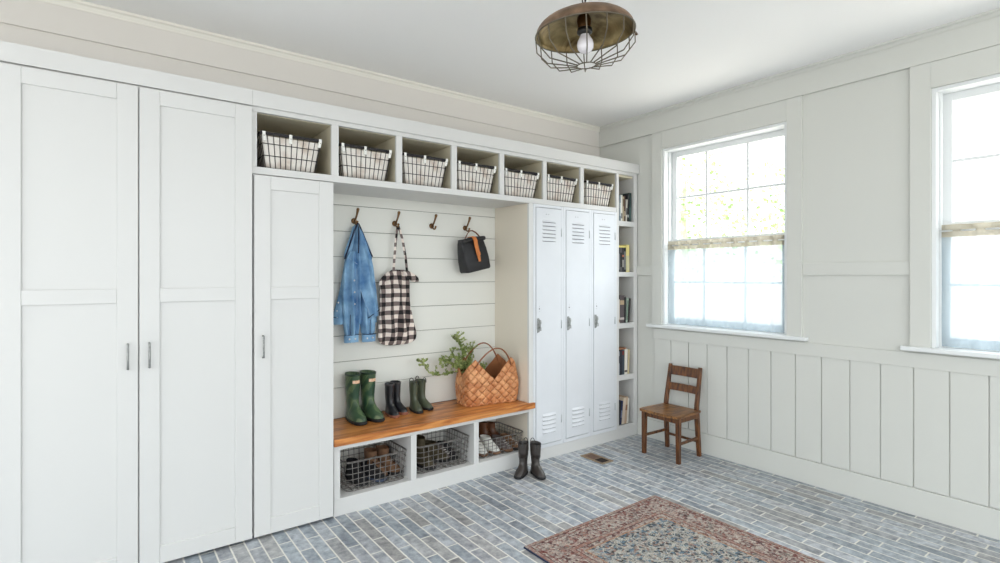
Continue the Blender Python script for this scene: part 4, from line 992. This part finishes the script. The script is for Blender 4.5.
# ------------------------------------------------------------------ woven birch-bark basket
WB = empty('woven_basket', (2.420, 3.398, BT), -math.radians(8), label='tan woven birch bark basket with two thin handles on the bench', cat='basket')
K = .0331; PER = 36*K
def per_pt(s, h):
    """s along the perimeter (0 = middle of the front), h along the wall height"""
    W, D = .448, .196; r = .040
    f = h/(10*K)
    sx = 1+.025*math.sin(PI*min(1, f*1.3))-.14*max(0, f-.45); sy = 1+.28*math.sin(PI*min(1, f*1.15)*.9)
    # rounded rectangle by arclength
    segs = [W/2-r, PI*r/2, D-2*r, PI*r/2, W-2*r, PI*r/2, D-2*r, PI*r/2, W/2-r]
    tot = sum(segs); q = (s/PER % 1)*tot
    x, y = 0, -D/2
    if q <= segs[0]: x, y = q, -D/2
    else:
        q -= segs[0]
        if q <= segs[1]: a = -PI/2+q/r; x, y = W/2-r+r*math.cos(a), -D/2+r+r*math.sin(a)
        else:
            q -= segs[1]
            if q <= segs[2]: x, y = W/2, -D/2+r+q
            else:
                q -= segs[2]
                if q <= segs[3]: a = q/r; x, y = W/2-r+r*math.cos(a), D/2-r+r*math.sin(a)
                else:
                    q -= segs[3]
                    if q <= segs[4]: x, y = W/2-r-q, D/2
                    else:
                        q -= segs[4]
                        if q <= segs[5]: a = PI/2+q/r; x, y = -W/2+r+r*math.cos(a), D/2-r+r*math.sin(a)
                        else:
                            q -= segs[5]
                            if q <= segs[6]: x, y = -W/2, D/2-r-q
                            else:
                                q -= segs[6]
                                if q <= segs[7]: a = PI+q/r; x, y = -W/2+r+r*math.cos(a), -D/2+r+r*math.sin(a)
                                else: q -= segs[7]; x, y = -W/2+r+q, -D/2
    return Vector((x*sx, y*sy, .004+h*.955))
def rimh(sk):
    t_ = ((sk+5) % 18+18) % 18
    return 5+abs(t_-5) if t_ <= 10 else 6+abs(t_-14)
def weave():
    o = MB(); ins = MB()
    for a in range(-40, 60):
        for b_ in range(-40, 60):
            # cell corners (a,b)..(a+1,b+1); s = a-b, h = a+b (units of K)
            sc, hc = (a-b_), (a+b_+1)
            if not (-18 <= sc < 18): continue
            if hc < 0 or hc > 10: continue
            if hc > rimh(sc)-0.0: continue
            side = (a % 2) == (b_ % 2)
            n = 4; grid = []
            for i in range(n+1):
                row = []
                for j in range(n+1):
                    u, v = i/n, j/n
                    uu, vv = .02+.96*u, .02+.96*v
                    aa, bb_ = a+uu, b_+vv
                    s, h = (aa-bb_), (aa+bb_)
                    h = max(h, 0.0)
                    p = per_pt(s*K, h*K)
                    e = .02
                    t1 = per_pt((s+e)*K, h*K)-per_pt((s-e)*K, h*K); t2 = per_pt(s*K, (h+e)*K)-per_pt(s*K, (h-e)*K)
                    nr = t1.cross(t2); nr = nr.normalized() if nr.length > 1e-12 else Vector((0,0,1))
                    bul = (math.sin(PI*u) if side else math.sin(PI*v))*.0034
                    row.append(p+nr*(bul+.0004))
                grid.append(row)
            for dst, off in ((o, 0),):
                base = len(dst.v)
                for row in grid:
                    for p in row: dst.v.append(tuple(p))
                for i in range(n):
                    for j in range(n):
                        q = base+i*(n+1)+j; dst.f.append((q, q+1, q+n+2, q+n+1))
    return o
wv = weave()
wo_ = wv.build('woven_body', M['bark'], WB, smooth=True, solid=.0022, off=-1)
# dark backing strips seen in the gaps, follows the same rim
bk = MB()
for a in range(-40, 60):
    for b_ in range(-40, 60):
        sc, hc = (a-b_), (a+b_+1)
        if not (-18 <= sc < 18) or hc < 0 or hc > 10 or hc > rimh(sc): continue
        P4 = [per_pt((x-y)*K, max(0, x+y)*K) for x, y in ((a, b_), (a+1, b_), (a+1, b_+1), (a, b_+1))]
        ctr = Vector((0, 0, P4[0].z))
        P4 = [Vector((p.x*.988, p.y*.978, p.z)) for p in P4]
        bk.quad(*P4)
bk.build('lining', mat('dark_bark_lining', srgb(150, 96, 58), .7), WB, solid=.0015)
bm_ = MB(); bm_.rings([[per_pt(k*PER/48, 0)*1.0+Vector((0,0,-.003)) for k in range(48)], [per_pt(k*PER/48, 0)+Vector((0,0,.004)) for k in range(48)]]); bm_.build('basket_base', M['bark'], WB)
def bhandle(s0, s1, lean, hgt, nm='handle'):
    a = per_pt(s0*K, 9.2*K); b_ = per_pt(s1*K, 9.2*K); pts = []
    for i in range(15):
        u = i/14; p = a.lerp(b_, u); e = math.sin(PI*u)**.8
        pts.append(p+Vector((.02*e, lean*e, hgt*e)))
    MB().tube(pts, .0085, 8, flat=.62, up=(0,0,1)).build(nm, M['leather_md'], WB, smooth=True)
    for p in (a, b_): MB().sphere(tuple(p), .005, 8, 5).build('rivet', M['socket_blk'], WB, smooth=True)
bhandle(-4.8, 4.8, -.02, .135); bhandle(-13.2, -22.8, .0, .150)

# ------------------------------------------------------------------ leafy branches in the basket
def branch(label, pts, side, leaf=.0165, dens=1.0, seed=0):
    rnd = random.Random(seed)
    b0 = Vector(pts[0])
    t = empty('leafy_branch', tuple(b0), label=label, cat='branch', group='leafy branches in the woven basket')
    P = [Vector(p)-b0 for p in pts]
    # resample smooth (catmull)
    S_ = []
    Q = [P[0]]+P+[P[-1]]
    for i in range(1, len(Q)-2):
        for k in range(8):
            u = k/8; p0, p1, p2, p3 = Q[i-1], Q[i], Q[i+1], Q[i+2]
            S_.append(.5*((2*p1)+(-p0+p2)*u+(2*p0-5*p1+4*p2-p3)*u*u+(-p0+3*p1-3*p2+p3)*u**3))
    S_.append(P[-1])
    n = len(S_)
    st = MB(); st.tube(S_, [.0028*(1-.65*i/n) for i in range(n)], 6)
    lf = MB()
    def leaf_at(p, d, s):
        d = d.normalized(); up = Vector((rnd.uniform(-1,1), rnd.uniform(-1,.2), rnd.uniform(-.2,1))); sd = d.cross(up)
        if sd.length < 1e-3: return
        sd.normalize(); nn = sd.cross(d)
        b_ = len(lf.v)
        prof = [(0, .0, 0), (.25, .34, .05), (.55, .44, .06), (.85, .22, .02), (1, 0, -.06)]
        L_ = [p+d*s*u+sd*s*w_+nn*s*(.10-z) for u, w_, z in prof]; C_ = [p+d*s*u-nn*s*0 for u, w_, z in prof]; R_ = [p+d*s*u-sd*s*w_+nn*s*(.10-z) for u, w_, z in prof]
        for k in range(5): lf.v += [tuple(L_[k]), tuple(C_[k]), tuple(R_[k])]
        for k in range(4):
            q = b_+3*k; lf.f += [(q, q+3, q+4, q+1), (q+1, q+4, q+5, q+2)]
    start = int(n*.12)
    twigs = []
    for i in range(start, n):
        if rnd.random() < side:
            d = (S_[min(i+1, n-1)]-S_[i-1]).normalized(); o_ = Vector((rnd.uniform(-1,1), rnd.uniform(-.9,.3), rnd.uniform(-.6,1))).normalized()
            dd = (d*.5+o_).normalized(); ln = rnd.uniform(.03, .07)
            tw = [S_[i]+dd*ln*k/4+Vector((0, 0, .006*(k/4)**2)) for k in range(5)]; twigs.append(tw); st.tube(tw, .0012, 4)
    for path in [S_[start:]]+twigs:
        for i, p in enumerate(path):
            for _ in range(max(1, int(round(rnd.uniform(2.2, 4.2)*dens)))):
                d = Vector((rnd.uniform(-1,1), rnd.uniform(-1,.5), rnd.uniform(-.5,1)))
                tan = (path[min(i+1, len(path)-1)]-path[max(i-1, 0)])
                leaf_at(p, d+tan.normalized()*.5 if tan.length > 0 else d, leaf*rnd.uniform(.7, 1.25))
    # keep leaves off the wall
    lim = BN-.004-b0.y
    for mb in (lf, st): mb.v = [(x, min(y, lim), z) for x, y, z in mb.v]
    st.build('stem', M['stem'], t); lf.build('leaves', M['leaf'], t)
z0 = BT
branch('lowest leafy branch arching out farthest left towards the olive boots', [(2.40,3.47,z0+.06),(2.33,3.49,z0+.17),(2.22,3.50,z0+.235),(2.12,3.50,z0+.235),(2.03,3.50,z0+.235),(1.95,3.50,z0+.275),(1.91,3.50,z0+.335),(1.865,3.50,z0+.360)], .45, dens=1.0, seed=3)
branch('tallest leafy branch rising upright behind the basket handle', [(2.40,3.49,z0+.06),(2.35,3.51,z0+.20),(2.30,3.52,z0+.30),(2.27,3.52,z0+.38),(2.25,3.52,z0+.44),(2.215,3.52,z0+.495)], .55, dens=1.1, seed=5)
branch('short bushy leafy branch spreading over the left rim of the basket', [(2.41,3.46,z0+.06),(2.34,3.46,z0+.20),(2.25,3.47,z0+.27),(2.18,3.48,z0+.295),(2.10,3.49,z0+.335),(2.05,3.49,z0+.345)], .8, dens=1.3, seed=8)
branch('leafy branch pointing up left between the upright and bushy branches', [(2.42,3.48,z0+.06),(2.34,3.49,z0+.20),(2.27,3.49,z0+.28),(2.21,3.49,z0+.33),(2.16,3.49,z0+.375)], .8, dens=1.2, seed=12)
branch('leafy sprig curling right under the rear basket handle', [(2.40,3.50,z0+.06),(2.37,3.52,z0+.22),(2.345,3.53,z0+.31),(2.355,3.53,z0+.37),(2.36,3.53,z0+.40)], .6, dens=1.0, seed=15)
branch('low leafy sprig inside the open front of the basket', [(2.42,3.46,z0+.05),(2.41,3.45,z0+.16),(2.42,3.45,z0+.23),(2.425,3.45,z0+.26)], .5, dens=.9, seed=18)

# ------------------------------------------------------------------ pendant lamp
PL = empty('pendant_lamp', (1.715, 1.664, 2.522), label='aged brass dome pendant lamp with open wire cage hanging from the ceiling', cat='lamp')
R_ = .213; TA = Matrix.Rotation(math.radians(6), 4, Vector((.8, -.6, 0)).normalized()) 
TILT = Matrix.Rotation(math.radians(2.6), 4, Vector((.8, -.6, 0))) @ Matrix.Rotation(math.radians(-3.6), 4, Vector((math.sin(math.radians(36.85)), math.cos(math.radians(36.85)), 0)))
prof = []
for i in range(15):
    a = i/14*PI/2; prof.append((R_*math.cos(a)**.9 if i < 14 else .018, .088*math.sin(a)))
MB().lathe([(R_+.004, -.004), (R_+.006, .002)]+[(r_+.002, z+.002) for r_, z in prof], n=56, M=TILT).build('shade', M['shade_out'], PL, smooth=True)
MB().lathe([(R_+.003, -.004)]+[(r_-.002, z-.002) for r_, z in prof[:-1]]+[(.004, .084)], n=56, M=TILT).build('shade_lining', M['shade_in'], PL, smooth=True)
MB().lathe([(.020, .083), (.024, .078), (.030, .068), (.033, .052), (.030, .035), (.026, .022), (.024, .016)], n=24, M=TILT).build('socket', M['socket'], PL, smooth=True)
MB().lathe([(.030, .022), (.034, .018), (.034, .002), (.026, -.004), (.022, -.006)], n=24, M=TILT, cap0=True, cap1=True).build('socket_ring', M['socket_blk'], PL, smooth=True)
MB().lathe([(.019, .002), (.0195, -.010), (.026, -.020), (.0335, -.034), (.0365, -.050), (.034, -.067), (.024, -.080), (.011, -.086), (.002, -.088)], n=28, M=TILT, cap0=True, cap1=True).build('bulb', M['bulb'], PL, smooth=True)
cg = MB(); NB = 16; zr = -.140
for k in range(NB):
    a = 2*PI*(k+.02)/NB; ca, sa = math.cos(a), math.sin(a)
    cg.tube([TILT @ Vector((r_*ca, r_*sa, z)) for r_, z in ((R_+.004, .002), (R_+.002, -.062), (R_*.80, -.112), (.040, zr))], .0028, 5)
cg.tube([TILT @ Vector((.042*math.cos(2*PI*k/24), .042*math.sin(2*PI*k/24), zr)) for k in range(24)], .0026, 6, closed=True)
cg.tube([TILT @ Vector(((R_+.005)*math.cos(2*PI*k/56), (R_+.005)*math.sin(2*PI*k/56), -.003)) for k in range(56)], .0032, 6, closed=True)
cg.build('wire_cage', M['cage'], PL)
cl = MB(); e = TILT @ Vector((R_*.80, -R_*.62, .0)); cl.bar(e, e+Vector((.012, -.010, -.022)), .012, .006); cl.build('cage_clip', M['socket'], PL)
top = TILT @ Vector((0, 0, .088)); H_ = CZ-2.522
cap_ = MB().lathe([(.020, .0), (.022, .008), (.012, .016), (.006, .024)], c=tuple(top), n=20, cap0=True, cap1=True).build('top_cap', M['socket'], PL, smooth=True)
ch = MB(); z = top.z+.028; k = 0
while z < H_-.035:
    pts = []
    for i in range(14):
        a = 2*PI*i/14; u, v = .0085*math.cos(a), .017*math.sin(a)
        pts.append((top.x+(u if k % 2 else 0), top.y+(0 if k % 2 else u), z+v))
    ch.tube(pts, .0026, 6, closed=True); z += .0285; k += 1
ch.build('chain', M['socket_blk'], PL, smooth=True)
MB().tube([(top.x, top.y, top.z+.01), (top.x+.012, top.y, top.z+.06), (top.x-.012, top.y, top.z+.14), (top.x+.01, top.y, top.z+.2), (top.x, top.y, H_-.01)], .0032, 6).build('cord', M['socket_blk'], PL, smooth=True)
MB().lathe([(.06, 0), (.06, -.008), (.045, -.022), (.012, -.032), (.004, -.034)], c=(top.x, top.y, H_-.0005), n=28, cap0=True, cap1=True).build('ceiling_canopy', M['socket'], PL, smooth=True)

# ------------------------------------------------------------------ wooden chair
CH = empty('wooden_chair', (3.70, 2.63, 0), label='small brown wooden schoolhouse chair against the right wall by the window', cat='chair')
# local: x toward wall, seat front at -x
seat = MB(); R = []
for i in range(9):
    u = i/8; x = -.175+.335*u; hw = .188-.018*u-.010*max(0, (.12-u)/.12)
    ring = []
    for j in range(13):
        v = -1+2*j/12; ring.append((x-(.012*(1-v*v) if i == 0 else 0), hw*v, .372-.006*math.sin(PI*u)*(math.cos(v*PI)*.5+.5)))
    for j in range(12, -1, -1):
        v = -1+2*j/12; ring.append((x-(.010*(1-v*v) if i == 0 else 0), hw*v*.985, .350))
    R.append(ring)
seat.rings(R).build('seat', M['chair_seat'], CH, bevel=.004)
for sy in (-1, 1):
    MB().bar((-.130, sy*.160, .3498), (-.132, sy*.162, 0), .036, .036, .029, .029).build('leg', M['chair'], CH, bevel=.003)
    MB().bar((.163, sy*.150, 0), (.135, sy*.146, .3498), .027, .030, .032, .034).bar((.135, sy*.146, .3498), (.139, sy*.144, .40), .030, .032, .030, .032).bar((.139, sy*.144, .398), (.195, sy*.140, .707), .030, .032, .022, .026).build('leg', M['chair'], CH, bevel=.003)
MB().box(-.132, -.112, -.146, .146, .305, .350).build('apron', M['chair'], CH, bevel=.002)
for sy in (-1, 1):
    MB().box(-.12, .130, sy*.157-.009, sy*.157+.009, .312, .350).build('apron', M['chair'], CH, bevel=.002)
    MB().bar((-.118, sy*.160, .150), (.148, sy*.150, .150), .018, .020).build('stretcher', M['chair'], CH, bevel=.003)
MB().bar((.150, -.146, .120), (.150, .146, .120), .018, .018).build('stretcher', M['chair'], CH, bevel=.003)
def slat(z0_, z1_, x0_, x1_):
    R = []
    for i in range(9):
        v = -1+i/4; bow = .012*(1-v*v)
        R.append([(x0_+bow-.007, v*.138, z0_), (x0_+bow+.007, v*.138, z0_), (x1_+bow+.007, v*.138, z1_), (x1_+bow-.007, v*.138, z1_)])
    MB().rings(R).build('back_slat', M['chair'], CH, bevel=.002)
slat(.618, .693, .179, .192); slat(.493, .553, .157, .168)

# ------------------------------------------------------------------ rug and floor vent
R0 = empty('area_rug', (1.812, 2.205, 0), label='faded red and blue patterned rug on the brick floor in the foreground', cat='rug')
MB().box(0, RW, -RL, 0, .0, .008).build('pile', M['rug'], R0, bevel=.003)
MB().box(-.007, 0.0, -RL, -.004, .0, .0085).build('edge_binding', M['denim_in'], R0, bevel=.002)
V = empty('floor_vent', (3.093, 2.812, 0), label='brown floor register set in the bricks near the last locker', cat='vent')
W_, L_ = .128, .242
MB().box(0, .020, 0, L_, 0, .005).box(W_-.020, W_, 0, L_, 0, .005).box(.020, W_-.020, 0, .022, 0, .005).box(.020, W_-.020, L_-.022, L_, 0, .005).box(.020, W_-.020, L_*.46, L_*.48, 0, .004).build('vent_frame', M['vent_wood'], V, bevel=.001)
MB().box(.020, W_-.020, .022, L_-.022, 0, .0012).build('vent_well', M['vent_dark'], V)
vs = MB()
for k in range(10): vs.box(.020, W_-.020, L_*.48+.002+k*.0103, L_*.48+.0105+k*.0103, .0012, .0036)
vs.build('louvers', M['vent_slat'], V)
vs = MB()
for k in range(6): vs.box(.022+k*.0145, .024+k*.0145, .022, L_*.46, .0012, .0026)
vs.build('grille_bars', M['vent_dark'], V)

# ------------------------------------------------------------------ cafe curtains
def cafe_curtain(y0, y1, lab, lab2):
    t = empty('curtain_rod', (XR+.030, (y0+y1)/2, 1.715), label=lab2, cat='curtain rod')
    hw = (y1-y0)/2
    MB().tube([(0, -hw, 0), (0, hw, 0)], .005, 8).build('rod', M['trimw'], t, smooth=True)
    c = empty('cafe_curtain', (XR+.030, (y0+y1)/2, 1.03), label=lab, cat='curtain')
    def sheet(z0_, z1_, nz, amp, nm, mt, th=0):
        N = 150; g = MB()
        for i in range(nz+1):
            z = z0_+(z1_-z0_)*i/nz
            for j in range(N+1):
                u = j/N; y = -hw*.985+2*hw*.985*u
                x = amp*math.sin(u*hw*2*62+.4*math.sin(u*17))*(1+.3*math.sin(u*31))+.003*math.sin(z*14+u*40)
                g.v.append((x, y, z))
        for i in range(nz):
            for j in range(N): q = i*(N+1)+j; g.f.append((q, q+1, q+N+2, q+N+1))
        g.build(nm, mt, c, smooth=True)
    sheet(.004, .648, 8, .009, 'curtain_panel', M['sheer'])
    sheet(.648, .722, 3, .011, 'top_ruffle', M['ruffle'])
cafe_curtain(1.86, 2.866, 'sheer white cafe curtain with linen ruffle across the window beside the bookcase', 'white rod carrying the cafe curtain of the window beside the bookcase')
cafe_curtain(.01, .97, 'sheer white cafe curtain across the second window, at the right of the picture', 'white rod carrying the cafe curtain of the second window at the right')

# ------------------------------------------------------------------ garden beyond the window
S(MB().box(XR+.16, 16, -6, 14, -.35, -.25).build('floor_outside', mat('pale_bounce_ground', srgb(206, 202, 194), .9, noise_amt=.12, noise_scale=3)))  # ground outside made pale to bounce sunlight up through the windows
def garden_tree(loc, h, r, seed, label):
    rnd = random.Random(seed)
    t = empty('garden_tree', loc, label=label, cat='tree', group='trees outside the window')
    MB().tube([(0,0,0), (.05,.02,h*.4), (-.03,.05,h*.7), (0,0,h*.95)], [.11,.09,.06,.02], 8).build('trunk', mat('overexposed_bark', srgb(186, 180, 168), .9), t, smooth=True)  # trunk lightened in colour to look overexposed like the leaves
    g = MB()
    for _ in range(1500):
        a = rnd.uniform(0, 2*PI); ph = math.acos(rnd.uniform(-1, 1)); q = r*rnd.random()**.4
        p = Vector((q*math.sin(ph)*math.cos(a), q*math.sin(ph)*math.sin(a), h*.72+q*.9*math.cos(ph)))
        u = Vector((rnd.uniform(-1,1), rnd.uniform(-1,1), rnd.uniform(-1,1))).normalized()*.09; v = u.orthogonal().normalized()*.05
        g.quad(p, p+u*.5+v, p+u, p+u*.5-v)
    g.build('foliage', M['tree_leaf'], t)
garden_tree((9.5, 6.4, -.25), 4.2, 1.5, 1, 'pale green tree seen through the left part of the window')
garden_tree((9.0, 3.6, -.25), 3.6, 1.3, 2, 'pale green tree seen through the right part of the window')
